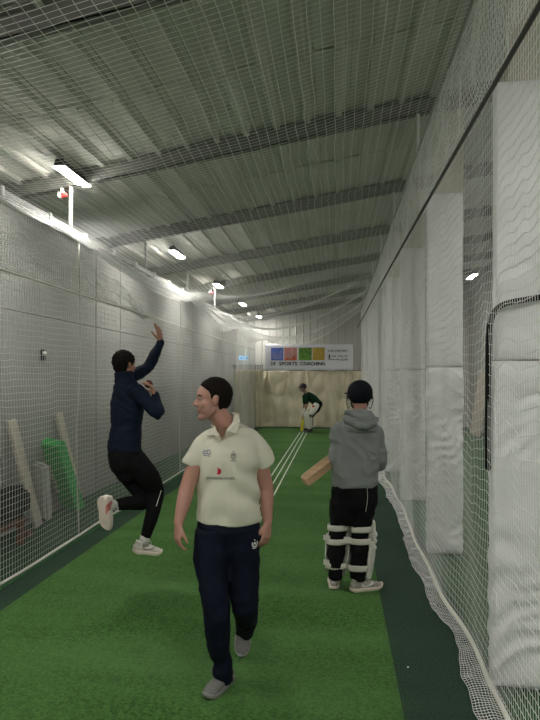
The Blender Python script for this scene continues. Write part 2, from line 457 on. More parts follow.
# ------------------------------------------------------------------ nets
XN, XP = -2.87, .81
def left_net():
    root = empty('side_net', (XN, 8, 0), 'white practice net hanging along the left wall behind the bowler', 'net')
    nu = int((18.8+1.5)/.040); nv = 58
    yy = np.linspace(-1.5, 18.8, nu)[:, None]*np.ones((1, nv)); ss = np.linspace(0, 1, nv)[None, :]*np.ones((nu, 1))
    z = .02+(3.34-.02)*ss
    x = XN+snoise2(nu, nv, 14, 20, .018, 1)*np.sin(PI*ss)+snoise(nu, 22, .025, 2)[:, None]*(1-ss)**2
    wob = snoise2(nu, nv, 9, 6, .011, 3)+snoise2(nu, nv, 3, 9, .006, 4)
    z = z+wob*np.sin(PI*np.clip(ss*1.02, 0, 1))
    G = np.stack([x, yy, z], -1)
    v, q = net_geo(G, .0018, .0016); npmesh('net_mesh', v, q, M['net'], root)['kind'] = 'stuff'
    # spare net bundled up between the rail and the cable
    nu2, nv2 = 110, 26
    y2 = np.linspace(3.4, 8.2, nu2)[:, None]*np.ones((1, nv2)); s2 = np.linspace(0, 1, nv2)[None, :]*np.ones((nu2, 1))
    arc = .42*np.clip(1-((y2-5.6)/2.3)**2, 0, 1)**.5
    z2 = 2.70+arc*s2+snoise2(nu2, nv2, 5, 3, .02, 8)+.02*np.abs(np.sin(y2*7))
    x2 = XN-.05-.08*np.sin(PI*s2)+snoise2(nu2, nv2, 4, 4, .012, 9)
    v, q = net_geo(np.stack([x2, y2, z2], -1), .0019); npmesh('bunched_net', v, q, M['net'], root)['kind'] = 'stuff'
    # heavy bottom rope and lacing
    ys = np.arange(-1.4, 18.81, .2)
    pr = [V((XN+snoise(nu, 22, .025, 2)[min(nu-1, int((y+1.5)/.040))], y, .018)) for y in ys]
    MB().tube(pr, .015, 8).build('bottom_rope', M['rope'], root, True)
    for y in (5.75, 9.7, 13.4, 16.6):
        MB().tube([(XN, y, 3.34), (XN+.01, y+.02, 2.2), (XN-.01, y-.03, 1.1), (XN, y, .02)], .008, 6, res=6).build('lacing_rope', M['rope'], root, True)
    MB().tube([(XN, -1.4, 2.72), (XN, 18.8, 2.72)], .010, 6).build('tension_cable', M['rope'], root)
    return root
left_net()
def right_net():
    root = empty('side_net', (XP, 8, 0), 'white practice net hanging along the right side in front of the padded columns', 'net')
    a, b = .9, 18.8; nu = int((b-a)/.036); nv = 70
    yy = np.linspace(a, b, nu)[:, None]*np.ones((1, nv)); ss = np.linspace(0, 1, nv)[None, :]*np.ones((nu, 1))
    x = XP+.05*(1-ss)**2+snoise2(nu, nv, 12, 16, .014, 11)*np.sin(PI*ss)+snoise(nu, 20, .02, 12)[:, None]*(1-ss)**3
    wob = snoise2(nu, nv, 3.2, 9, .013, 13)+snoise2(nu, nv, 9, 9, .018, 14)+snoise2(nu, nv, 1.3, 30, .004, 19)
    z = .03+4.02*ss+wob*np.sin(PI*ss)**.5
    v, q = net_geo(np.stack([x, yy, z], -1), .0019, .0014); npmesh('net_mesh', v, q, M['net'], root)['kind'] = 'stuff'
    ys = np.arange(a, b, .15)
    k = snoise(nu, 20, .02, 12); xr = lambda y: XP+.05+k[min(nu-1, int((y-a)/.036))]
    MB().tube([(xr(y), y, .03) for y in ys], .016, 8).build('bottom_rope', M['rope'], root, True)
    # slack net bunched under the top rail
    nu4, nv4 = int((14-a)/.04), 22
    y4 = np.linspace(a, 14, nu4)[:, None]*np.ones((1, nv4)); s4 = np.linspace(0, 1, nv4)[None, :]*np.ones((nu4, 1))
    z4 = 4.05-.62*s4-.10*s4*np.abs(np.sin(y4*PI/2.32))+snoise2(nu4, nv4, 4, 3, .016, 31)
    x4 = XP+.01-.045*np.sin(PI*s4)*np.abs(np.sin(y4*PI/2.32))+snoise2(nu4, nv4, 4, 4, .014, 32)
    v, q = net_geo(np.stack([x4, y4, z4], -1), .0021, .0018); npmesh('gathered_net', v, q, M['net'], root)['kind'] = 'stuff'
    # trailing skirt lying on the turf inside the rope
    nu3, nv3 = int((b-a)/.022), 9
    y3 = np.linspace(a, b, nu3)[:, None]*np.ones((1, nv3)); s3 = np.linspace(0, 1, nv3)[None, :]*np.ones((nu3, 1))
    xr3 = np.array([xr(y) for y in np.linspace(a, b, nu3)])[:, None]
    wid = (.105+snoise(nu3, 22, .018, 15)+.03*np.clip((4.2-np.linspace(a, b, nu3))/1.5, 0, 1))[:, None]
    x3 = xr3-wid*s3+snoise2(nu3, nv3, 5, 3, .006, 16); z3 = .011+np.abs(.022*(1-s3)+snoise2(nu3, nv3, 4, 3, .007, 17))
    v, q = net_geo(np.stack([x3, y3, z3], -1), .0018); npmesh('net_skirt', v, q, M['net'], root)['kind'] = 'stuff'
    return root
right_net()
def zrail(y): return 3.35
def ceil_net():
    root = empty('ceiling_net', (-1, 8, 3.4), 'white net slung overhead across the lane below the metal roof', 'net')
    a, b = 1.2, 18.8; nu = int((b-a)/.045); nv = 50
    yv = np.linspace(a, b, nu); yy = yv[:, None]*np.ones((1, nv)); s = np.linspace(0, 1, nv)[None, :]*np.ones((nu, 1))
    x = XN+(XP-XN)*s
    far = np.clip((yv-3)/14, 0, 1)**1.1
    sag = (.10+.62*far+.13*np.maximum(far, .15)*np.cos((yv-5.57)*2*PI/2.32)*-1)[:, None]
    w = 4*s*(1-s)*(1.25-.5*s)
    z = 3.36+(4.05-3.36)*s-sag*w*.95+snoise2(nu, nv, 20, 8, .012, 21)
    yy = yy+snoise2(nu, nv, 14, 6, .012, 22)
    x = x+snoise2(nu, nv, 6, 5, .008, 23)*np.sin(PI*s)
    G = np.stack([x, yy, z], -1); v, q = net_geo(G, .0024, .0013); npmesh('net_mesh', v, q, M['net'], root)['kind'] = 'stuff'
    # end rope of the roof net at the far end
    MB().tube([tuple(G[-1, j]) for j in range(0, nv, 3)]+[tuple(G[-1, -1])], .008, 6).build('edge_rope', M['rope'], root, True)
    # slack net gathered in folds beside the left rail
    vs, qs, base = [], [], 0
    for L_ in range(3):
        nu2, nv2 = int((18.8-4.2)/.05), 15
        y2 = np.linspace(4.2, 18.8, nu2)[:, None]*np.ones((1, nv2)); s2 = np.linspace(0, 1, nv2)[None, :]*np.ones((nu2, 1))
        bell = np.abs(np.sin((y2-5.57)*PI/4.64+.15*L_))**.7
        far2 = np.clip((y2-4.5)/9, .08, .75)
        x2 = XN+.05+(.62-.16*L_)*s2*far2; z2 = 3.34-(.05+(.40+.10*L_)*bell*far2)*np.sin(s2*PI*(.60+.06*L_))+snoise2(nu2, nv2, 6, 4, .012, 26+L_)
        v, q = net_geo(np.stack([x2, y2+.02*L_, z2], -1), .0017, .0013); vs.append(v); qs.append(q+base); base += len(v)
    npmesh('gathered_net', np.concatenate(vs), np.concatenate(qs), M['net'], root)['kind'] = 'stuff'
ceil_net()

# rails, hangers, cable
r_ = empty('net_rail', (XN, 8, 3.38), 'pale horizontal box rail carrying the top of the left net', 'rail')
MB().box((XN-.022, -1.6, 3.355), (XN+.022, 18.9, 3.415), .006).build('rail', M['rail'], r_)
for y in np.arange(1.2, 18.5, .78):
    MB().box((XN-.036, y-.02, 3.335), (XN+.036, y+.02, 3.43), .004).build('rail_clip', M['white'], r_)
MB().tube([(XN+.04, -1.6, 3.335), (XN+.04, 18.9, 3.335)], .008, 6).build('net_wire', M['cable'], r_)
for k, y in enumerate(YB[3:9]):
    MB().box((XN-.016, y-.016, 3.41), (XN+.016, y+.016, zb(XN)), .003).build('hanger_post', M['rail'], r_)
r2 = empty('net_rail', (XP, 8, 4.07), 'thin pale rail under the roof carrying the top of the right net', 'rail')
MB().tube([(XP, .6, 4.06), (XP, 18.9, 4.06)], .014, 8).build('rail', M['rail'], r2)
for k, y in enumerate(YB[2:9]):
    MB().box((XP-.014, y-.014, 3.95), (XP+.014, y+.014, zb(XP)), .003).build('hanger_post', M['white'], r2)
MB().tube([(.75, .6, 3.15), (.75, 2, 3.18), (.75, 4.5, 3.255), (.735, 9, 3.34), (.70, 18.8, 3.47)], .0125, 8, res=8).build('support_cable', M['cable'], None, True)
tag(bpy.data.objects['support_cable'], 'dark steel cable running the length of the right net above head height', 'cable')

# lamps
def make_lamp(loc, label, group):
    r = empty('batten_light', loc, label, 'ceiling light', group); x, y, z = loc
    bm = bmesh.new()
    prof = [(-.062, 0), (-.03, .075), (.03, .075), (.062, 0)]
    A = [bm.verts.new((x+a, y-.29, z+b)) for a, b in prof]; B = [bm.verts.new((x+a, y+.29, z+b)) for a, b in prof]
    for i in range(4): bm.faces.new((A[i], A[(i+1) % 4], B[(i+1) % 4], B[i]))
    bm.faces.new(A[::-1]); bm.faces.new(B)
    bmesh.ops.recalc_face_normals(bm, faces=bm.faces)
    me = bpy.data.meshes.new('housing'); bm.to_mesh(me); bm.free(); me.materials.append(M['black']); link('housing', me, None, r)
    MB().box((x-.058, y-.285, z-.010), (x+.058, y+.285, z-.001), .003).build('diffuser', M['lamp'], r)
    for s in (-.2, .2):
        MB().tube([(x, y+s, z+.07), (x, y+s, zr(x)-.03)], .004, 5).build('chain', M['cable'], r)
    return r
LX = -2.74
lab = ['hanging batten light nearest the camera, high at upper left beside the left rail', 'second hanging batten light along the row above the left net', 'third hanging batten light along the row above the left net', 'fourth hanging batten light along the row, small and far', 'farthest hanging batten light of the row, close to the back wall']
make_lamp((LX, -1.6, 3.885), 'hanging batten light behind the viewer over the left of the lane', 'batten lights over the lane')
make_lamp((LX, 1.9, 3.885), 'hanging batten light just behind the top of the view over the left of the lane', 'batten lights over the lane')
for k in range(5): make_lamp((LX+.02*min(k, 1), 5.36+(0 if k == 0 else 3.64+3.26*(k-1)), 3.885), lab[k], 'batten lights over the lane')
for k, y in enumerate((.3, 4, 8.5, 13, 17)):
    make_lamp((2.6 if k == 0 else 3.1, y, 4.1), ['hanging batten light over the neighbouring lane at the near end', 'hanging batten light over the neighbouring lane beside the nearest pads', 'hanging batten light over the middle of the neighbouring lane', 'hanging batten light over the far half of the neighbouring lane', 'hanging batten light over the neighbouring lane by the back wall'][k], 'batten lights over the neighbouring lane')
make_lamp((-.6, -1.1, 4.0), 'extra unseen batten light added behind the viewer over the middle of the lane', 'batten lights over the lane')  # added out of view to brighten the fronts of the people
make_lamp((.3, -2.4, 4.1), 'extra unseen batten light added behind the viewer by the near end wall', 'batten lights over the lane')  # second added fill, unseen, also for the people's fronts
make_lamp((1.7, -1.2, 4.1), 'extra unseen fill light added behind the viewer to the right of the lane', 'batten lights over the lane')  # unseen lamp added to brighten the near column pads
for k, y in enumerate((YB[3], YB[6])):
    x = -2.97; z = zb(x)-.07
    r = empty('alarm_beacon', (x, y, z), ['red and white round alarm beacon under the roof beam beside the nearest lamp', 'small red alarm beacon under a far roof beam above the left net'][k], 'alarm', 'alarm beacons')
    MB().tube([(x, y, z+.07), (x, y, z+.03)], .02, 8).build('bracket', M['white'], r)
    MB().tube([(x-.035, y, z), (x, y, z)], .038, 14, cap='flat').build('base', M['white'], r)
    MB().tube([(x, y, z), (x+.035, y, z)], [.036, .026], 14, cap='round').build('lens', M['alarm'], r, True)

# ------------------------------------------------------------------ padded columns
def column(k, y, label):
    r = empty('padded_column', (1.1, y, 0), label, 'column', 'white padded columns')
    c = MB(); c.box((1.0, y+.1, 0), (1.26, y+.115, zr(1.1)-.05)); c.box((1.0, y+.235, 0), (1.26, y+.25, zr(1.1)-.05)); c.box((1.12, y+.1, 0), (1.14, y+.25, zr(1.1)-.05))
    c.box((.995, y+.095, 3.2), (1.265, y+.105, zr(1.0)-.05))
    c.build('steel_column', M['beige'], r)
    for nm, z0, z1 in (('lower_pad', .035, 1.885), ('upper_pad', 1.895, 3.47 if k == 1 else 3.62)):
        nx, nz = 26, 90
        bm = bmesh.new(); g = {}
        x0, x1, y0, y1 = .9-(.02 if nm == 'lower_pad' and k == 1 else 0), 1.28 if k == 1 else 1.235, y, y+.09
        sh = 5.3*k+z0
        def disp(u, z):
            s = noise.noise(V((u*1.6+sh, z*4, k*7.1)))
            s2 = 1-abs(noise.noise(V((u*.9+sh, z*8.5-u*1.6+noise.noise(V((u*2, z*2, k)))*1.5, 3+k))))*2.8
            amp = .024 if nm == 'lower_pad' else .009
            e = min(1, (z-z0)/.05, (z1-z)/.05)
            return (s*amp+s2*amp*.8)*(.4+.6*e)-.012*(1-e)
        per = []
        for i in range(nx+1): per.append((x0+(x1-x0)*i/nx, y0, 0, -1))
        for i in range(1, 7): per.append((x1, y0+(y1-y0)*i/6, 1, 0))
        for i in range(1, nx+1): per.append((x1-(x1-x0)*i/nx, y1, 0, .001))
        for i in range(1, 6): per.append((x0, y1-(y1-y0)*i/6, -1, 0))
        rows = []
        for j in range(nz+1):
            z = z0+(z1-z0)*j/nz; row = []
            for (px, py, nx_, ny_) in per:
                d = disp((px-x0)*3+(py-y0)*2, z) if abs(ny_) > .5 or abs(nx_) > .5 else 0
                edge = 0
                row.append(bm.verts.new((px+nx_*d*.5, py+ny_*d, z)))
            rows.append(row)
        n = len(per)
        for a, b in zip(rows[:-1], rows[1:]):
            for i in range(n): bm.faces.new((a[i], a[(i+1) % n], b[(i+1) % n], b[i]))
        bm.faces.new(rows[0][::-1]); bm.faces.new(rows[-1])
        me = bpy.data.meshes.new(nm); bm.to_mesh(me); bm.free(); me.materials.append(M['vinyl']); link(nm, me, None, r, True)
        for p in me.polygons[-2:]: p.use_smooth = False
cl = ['white padded column nearest the camera at the right edge with deep creases', 'second white padded column, bright full-height face right of the batter in grey', 'third white padded column seen through the right net', 'fourth white padded column from the camera along the right net', 'fifth white padded column from the camera along the right net', 'sixth white padded column from the camera along the right net', 'farthest white padded column beside the curtain']
for k, y in enumerate(YB[2:9]): column(k+1, y-.02 if k else 3.2, cl[k])
# bent black foam tube strapped round the nearest pad
pt = [C(560, 294, 3.02), C(530, 299, 3.0), C(508, 303, 3.0), C(496, 310, 3.01), C(490, 325, 3.02), C(488.5, 350, 3.04), C(488, 400, 3.06), C(487.5, 440, 3.07), C(488, 468, 3.08)]
t_ = MB(); t_.tube(pt, .0165, 10, res=5, cap='round'); t_.build('bent_tube', M['foam'], None, True)
tag(bpy.data.objects['bent_tube'], 'black foam covered tube bent round the nearest white pad', 'tube')
# leaning board in the neighbouring lane
b_ = MB(); p0 = C(462, 438, 16.9); b_.obox((4.28, 17.0, 1.0), V((.02, 0, .004)), V((0, .55, 0)), V((.16, .06, .98)))
tag(b_.build('leaning_board', M['tan']), 'tall tan board leaning on the far right wall beyond the padded columns', 'board')

# ------------------------------------------------------------------ curtains, banner, signs at the far end
def curtain(name, x0, x1, y, z0, z1, fn, label, n=200, m=60):
    bm = bmesh.new(); rows = []
    for j in range(m+1):
        s = j/m; rows.append([bm.verts.new((x0+(x1-x0)*i/n, y+fn(x0+(x1-x0)*i/n, s), z1-(z1-z0)*s+(0 if j else -.02*abs(math.sin((x0+(x1-x0)*i/n)*PI/.52))))) for i in range(n+1)])
    for a, b in zip(rows[:-1], rows[1:]):
        for i in range(n): bm.faces.new((a[i], b[i], b[i+1], a[i+1]))
    me = bpy.data.meshes.new(name); bm.to_mesh(me); bm.free(); me.materials.append(M['curtain'])
    o = link(name, me, None, None, True); sm = o.modifiers.new('s', 'SOLIDIFY'); sm.thickness = .006
    return tag(o, label, 'curtain')
hp = [-2.45, -1.72, -1.05, -.30, .42, 1.0]
def swag(x, s):
    d = 0
    for i, h in enumerate(hp):
        w = .05+.42*s; u = (x-h)
        d += .075*math.exp(-(u/w)**2)*math.cos(u/(.03+.16*s)+i)*(1-.45*s)
        for q in (-1, 1):   # diagonal pulls running down from each hook
            e = u-q*.42*s; d -= .05*math.exp(-(e/(.02+.05*s))**2)*max(0, 1-s*1.3)
    d += .055*(1-abs(noise.noise(V((x*2.0+s*.8, s*2.2, 1)))*2.4))+.035*noise.noise(V((x*5, s*1.6, 4)))+.02*math.sin(x*17+s*2)*s
    return d*1.5-.05
curtain('stop_curtain', -2.62, 1.15, 18.92, .012, 1.985, swag, 'cream canvas curtain hanging across the back wall behind the far batter')
def pleat(x, s): return .05*math.sin(x*34+math.sin(x*9))*(1-.2*s)+.02*noise.noise(V((x*5, s*2, 0)))
curtain('stop_curtain', -3.62, -2.58, 18.80, .012, 2.02, pleat, 'narrow pleated cream curtain gathered at the left end of the back wall', 160, 30)
cr = empty('curtain_track', (-3.1, 18.8, 2.16), 'short curtain track with dark hooks at top of the pleated curtain', 'curtain track')
MB().box((-3.68, 18.78, 2.16), (-2.55, 18.83, 2.19)).build('track', M['grey'], cr)
for i in range(17):
    x = -3.6+i*.063; MB().tube([(x, 18.8, 2.16), (x+random.uniform(-.01, .01), 18.8, 2.02)], .011, 5).build('hook', M['cable'], cr)
cw = MB(); cw.tube([(-2.62, 18.92, 1.99), (1.15, 18.92, 1.99)], .008, 6); tag(cw.build('curtain_wire', M['cable']), 'thin wire holding the top of the wide cream curtain', 'wire')
def banner():
    bx0, bx1, bz0, bz1, by = -2.50, .545, 2.0, 2.93, 18.84
    r = empty('banner', (-1, by, 2), 'white DF Sports Coaching banner with blue, red, green and gold squares', 'banner')
    bm = bmesh.new(); n = 60; rows = []
    f = lambda x, s: .012*math.sin(x*3.1)*s+.01*noise.noise(V((x*2, s*2, 0)))
    for j in range(13):
        s = j/12; rows.append([bm.verts.new((bx0+(bx1-bx0)*i/n, by+f(bx0+(bx1-bx0)*i/n, s), bz1-.035*(i/n)-(bz1-bz0-.05*abs(math.sin(i/n*PI*4))*.6)*s)) for i in range(n+1)])
    for a, b in zip(rows[:-1], rows[1:]):
        for i in range(n): bm.faces.new((a[i], b[i], b[i+1], a[i+1]))
    me = bpy.data.meshes.new('sheet'); bm.to_mesh(me); bm.free(); me.materials.append(M['banner'])
    o = link('sheet', me, None, r, True); o.modifiers.new('s', 'SOLIDIFY').thickness = .003
    X = lambda px: -2.50+(px-265)/(353-265)*3.045
    Z = lambda py: 2.93-(py-344)/27*.93
    yy = by-.022
    def flat(name, geo, cx, cz, mat, lift=0): return decal(name, geo, V((cx, yy-lift, cz)), V((1, 0, 0)), V((0, 0, 1)), mat, r)
    for (a, b, mt, sd) in ((271, 283.3, 'blue', 1), (284.6, 297, 'red', 2), (299, 312, 'green', 3), (313, 325, 'gold', 4)):
        x0, x1 = X(a), X(b); z0, z1 = Z(361), Z(348.2); w = (x1-x0)/2; h = (z1-z0)/2; rr = random.Random(sd)
        sq = flat('colour_square', [rect(-w, -h, w, h)], (x0+x1)/2, (z0+z1)/2, M[mt])
        sq['label'] = mt+' square'
        G = []
        for i in range(9):
            if mt == 'blue': p = [(-w*.7+i*.17*w, -h*.8), (-w*.7+i*.17*w+rr.uniform(-.01, .01), h*rr.uniform(-.2, .8))]
            elif mt == 'red': p = [(-w*.85+j*w*.19, -h*.8+i*h*.18+.05*math.sin(j*1.1)+j*.014) for j in range(10)]
            elif mt == 'green': p = [(w*.8*math.cos(i+j*.4)*(.3+.07*i), h*.8*math.sin(i+j*.4)*(.3+.07*i)) for j in range(6)]
            else: p = [(-w*.6, -h*.7+i*h*.17), (w*.6, -h*.7+i*h*.17+rr.uniform(-.01, .01))]
            G.append(strokes(p, .008 if mt != 'red' else .012))
        dcol = M['scrib'] if mt in ('blue', 'red') else newmat('darker scribble '+mt, (.05, .12, .02) if mt == 'green' else (.45, .24, .05), .6)
        decal('scribble', G, V(((x0+x1)/2, yy-.004, (z0+z1)/2)), V((1, 0, 0)), V((0, 0, 1)), dcol, r)
    def word(name, txt, px0, px1, py, hh, bold=0):
        vs, fs = text_geo(txt, hh); a = min(v.x for v in vs); b = max(v.x for v in vs); k = (X(px1)-X(px0))/(b-a)
        vs = [V(((v.x-(a+b)/2)*k, v.y, 0)) for v in vs]
        flat(name, [(vs, fs)]+([([v+V((bold, 0, 0)) for v in vs], fs), ([v+V((0, bold*.7, 0)) for v in vs], fs)] if bold else []), (X(px0)+X(px1))/2, Z(py), M['ink'])
    for txt, a, b in (('DF', 270.8, 275.6), ('SPORTS', 279.2, 297.2), ('COACHING', 300.6, 325.2)): word('lettering', txt, a, b, 364.6, .17, .012)
    for txt, a, b, py, hh in (('LIVE', 328.5, 334, 351.7, .075), ('LIFE', 335.5, 341, 351.7, .075), ('PLAY', 342.3, 347.5, 351.7, .075), ('call', 332, 336, 356.8, .07), ('today', 338, 343, 356.8, .07), ('book', 344, 347.5, 356.8, .07), ('football', 328.5, 334, 360.2, .06), ('cricket', 335, 340, 360.2, .06), ('CLUB', 341, 347.5, 360.4, .085)):
        word('small_print', txt, a, b, py, hh, .004)
    flat('phone_mark', [rect(-.025, -.07, .025, .07, 1)], X(329.7), Z(357.3), M['ink'])
banner()
ex = empty('exit_sign', (-3.3, 19.4, 2.4), 'pair of small lit blue exit panels hanging left of the banner', 'sign')
for i, px in enumerate((241.4, 246.4)):
    p = C(px, 358.2, 19.6)
    MB().box((p.x-.085, p.y-.02, p.z-.055), (p.x+.075, p.y+.02, p.z+.075), .005).build('sign_panel', M['exit'], ex)
    MB().box((p.x-.03, p.y-.024, p.z-.035), (p.x+.03, p.y-.02, p.z+.04)).build('running_figure', M['exit_white'], ex)
MB().tube([(C(244, 350, 19.6).x, 19.27, 2.45), (C(244, 350, 19.6).x, 19.27, 4.0)], .012, 6).build('drop_rod', M['grey'], ex)

# ------------------------------------------------------------------ clutter by the left wall
def plank(label, bot, top, w, th):
    a = V(bot); b = V(top); d = (b-a); ax = V((.1, 1, .3)); ax = (ax-d.normalized()*ax.dot(d.normalized())).normalized(); n = d.normalized().cross(ax)
    mb = MB(); mb.obox((a+b)/2, ax*w/2, n*th/2, d/2, bevel=.004); tag(mb.build('plank', M['plank']), label, 'plank', 'pale planks leaning on the left wall')
plank('pale plank leaning on the left wall left of the grey foam block', (-3.50, 6.0, .03), (-3.64, 5.68, 1.30), .13, .045)
plank('pale plank leaning on the left wall behind the green mat', (-3.60, 7.22, .03), (-3.67, 6.78, 1.30), .13, .045)
def block(name, label, cat, bot, top, hw, hd, axis, mat, bev, group=None, parent=None):
    a = V(bot); b = V(top); d = (b-a)/2; dn = d.normalized(); ax = V(axis); ax = (ax-dn*ax.dot(dn)).normalized(); n = dn.cross(ax).normalized()
    mb = MB(); mb.obox((a+b)/2, ax*hw, n*hd, d, bevel=bev); o = mb.build(name, mat, parent)
    if label: tag(o, label, cat, group)
    return (a+b)/2, ax, n, d
gm = empty('foam_mat', (-3.45, 7.0, 0), 'bright green foam mat with white lettering on its edge leaning on the left wall', 'mat')
c_, ax_, n_, d_ = block('mat_body', None, None, C(73, 508, 7.36)+V((0, 0, .02)), C(52, 442, 6.85), .15, .075, FW*-.45+RT*.9, M['matgreen'], .012, parent=gm)
side = -ax_ if (-ax_).dot(-RT) > 0 else ax_
nn = n_ if n_.dot(-FW) > 0 else -n_
vs, fs = text_geo('MASTER', .13)
decal('lettering', [(vs, fs)], c_+nn*.1125-ax_*.07, -d_.normalized(), ax_, M['white'], gm)
block('foam_block', 'light grey foam block standing in front of the green mat by the left wall', 'block', C(44, 518, 6.72), C(40.5, 463, 6.60), .13, .05, RT*.8-FW*.6, M['greyfoam'], .03)
# low wooden bench with bag
bn = empty('low_bench', (-3.3, 5.6, 0), 'low brown wooden bench behind the left net at the picture edge', 'bench')
for i in range(2):
    MB().box((-3.66+.18*i, 4.3, .24), (-3.66+.18*i+.17, 5.5, .27), .004).build('slat', M['wood'], bn)
for y in (4.45, 5.38):
    MB().box((-3.64, y-.03, .012), (-3.58, y+.03, .24), .004).build('leg', M['wood'], bn); MB().box((-3.37, y-.03, .012), (-3.31, y+.03, .24), .004).build('leg', M['wood'], bn)
MB().tube([(-3.30, 5.44, .11), (-3.26, 5.44, .11)], .045, 12, cap='flat').build('wheel', M['wood'], bn)
bg = empty('kit_bag', (-3.48, 5.2, .27), 'dark grey kit bag with a steel pull handle on the low brown bench', 'bag')
kb = MB(); kb.box((-3.66, 4.6, .272), (-3.33, 5.62, .60), .07); kb.remesh('bag_body', M['bag'], bg, .012, 3, .010, 6)
hn = MB(); hn.tube([(-3.55, 5.32, .5), (-3.58, 5.31, .86), (-3.58, 5.33, .90), (-3.58, 5.39, .90), (-3.58, 5.41, .86), (-3.55, 5.42, .5)], .009, 8, res=3); hn.build('pull_handle', M['steel'], bg, True)
MB().ball((-3.58, 5.36, .905), .03, sub=2).build('handle_grip', M['black'], bg, True)
p = C(42, 355, 6.87); hk = empty('wall_bracket', p, 'small dark bracket with a pale knob fixed on the left wall high behind the net', 'bracket')
MB().box((XL, p.y-.035, p.z-.07), (XL+.04, p.y+.035, p.z+.07), .006).build('plate', M['black'], hk)
MB().ball((XL+.055, p.y-.03, p.z+.02), .028, sub=2).build('knob', M['white'], hk, True)

# ------------------------------------------------------------------ people
def frame(F, U=None):
    F = V(F).normalized(); U = V(U or (0, 0, 1)); R = F.cross(U).normalized(); U = R.cross(F).normalized(); return R, F, U
def head_geo(mb, c, F, U=None, neck=None, s=1.0, face=True):
    R, F, U = frame(F, U)
    L = lambda x, y, z: V(c)+R*(x*s)+F*(y*s)+U*(z*s)
    A = (R, F, U); B = lambda p, r: mb.ball(L(*p), tuple(q*s for q in r), A, 3)
    B((0, -.013, .032), (.0745, .090, .085)); B((0, .022, -.025), (.059, .066, .088))
    B((0, .050, .030), (.055, .042, .050))
    if face:
        B((0, .070, .018), (.042, .018, .012))
        mb.tube([L(0, .078, .014), L(0, .092, -.006), L(0, .105, -.024)], [.009*s, .0105*s, .012*s], 8, cap='round')
        for q in (-1, 1):
            B((q*.012, .094, -.029), (.009, .012, .008)); B((q*.034, .054, -.022), (.024, .024, .026))
            B((q*.077, .000, -.004), (.009, .016, .029)); B((q*.083, -.008, .006), (.006, .012, .021))
            mb.tube([L(q*.050, .0, -.055), L(q*.042, .03, -.080), L(q*.016, .062, -.098)], [.015*s, .016*s, .019*s], 8, cap='round', res=2)
        B((0, .046, -.058), (.040, .036, .046))
        for q in (-1, 1): B((q*.036, .026, -.056), (.024, .044, .036))
        B((0, .079, -.052), (.024, .014, .009)); B((0, .078, -.066), (.020, .014, .008)); B((0, .070, -.098), (.022, .022, .019))
    if neck is not None:
        mb.tube([L(0, -.025, -.02), L(0, -.022, -.08), V(neck)], [(.052*s, .056*s), (.053*s, .057*s), (.064*s, .062*s)], 14, R, cap='round')
    return L, A
def hair_geo(name, c, F, mat, parent, U=None, s=1.0, thick=.010, curl=0, nape=-.075, front=.062, temple=.035):
    R, F, U = frame(F, U); bm = bmesh.new(); bmesh.ops.create_icosphere(bm, subdivisions=5, radius=1)
    for v in bm.verts:
        d = v.co.normalized(); p = V((d.x*.0745, d.y*.090-.013, d.z*.085+.032))
        if d.z < 0: p = V((d.x*(.0745-.012*(-d.z)), d.y*(.090-.012*(-d.z))-.013, d.z*.115+.032))
        x, y, z = p
        # hairline: high at the forehead, down in front of the ear, low at the nape
        if y > .03: lim = temple+(front-temple)*min(1, max(0, (y-.03)/.035))
        elif y > .010: lim = -.018+(temple+.018)*((y-.010)/.02)
        elif y > -.022: lim = .022 if abs(x) > .05 and y < .004 else -.018
        else: lim = nape+.0*x
        m = max(0, min(1, (z-lim)/.012+.5)); m = m*m*(3-2*m)
        k = (1+thick/.085)*m+.90*(1-m)
        ctr = V((0, -.015, .032)); q = ctr+(p-ctr)*k
        if curl and m > .5: q += d*curl*(noise.noise(q*45)+.6*noise.noise(q*90))
        elif m > .5: q += d*.004*noise.noise(q*70)+d*.002*noise.noise(q*170)
        v.co = V(c)+R*(q.x*s)+F*(q.y*s)+U*(q.z*s)
    me = bpy.data.meshes.new(name); bm.to_mesh(me); bm.free(); me.materials.append(mat); return link(name, me, None, parent, True)
def face_parts(c, F, parent, U=None, s=1.0, hair='hairbrown'):
    R, F, U = frame(F, U); L = lambda x, y, z: V(c)+R*(x*s)+F*(y*s)+U*(z*s)
    for q in (-1, 1):
        mb = MB(); mb.ball(L(q*.031, .0705, .003), .0110*s, sub=2); mb.ball(L(q*.031, .0775, .003), .0058*s, sub=2, mi=1)
        mb.build('eye', [M['eyew'], M['eyed']], parent, True)
        MB().tube([L(q*.014, .0855, .022), L(q*.032, .084, .027), L(q*.050, .070, .022)], [.0035*s, .0045*s, .003*s], 6, res=3, cap='round').build('eyebrow', M[hair], parent, True)
    MB().tube([L(-.022, .084, -.0585), L(-.008, .092, -.056), L(.008, .092, -.056), L(.022, .084, -.0585)], [.002, .0045, .0045, .002], 6, res=3, cap='round').build('lips', M['lip'], parent, True)
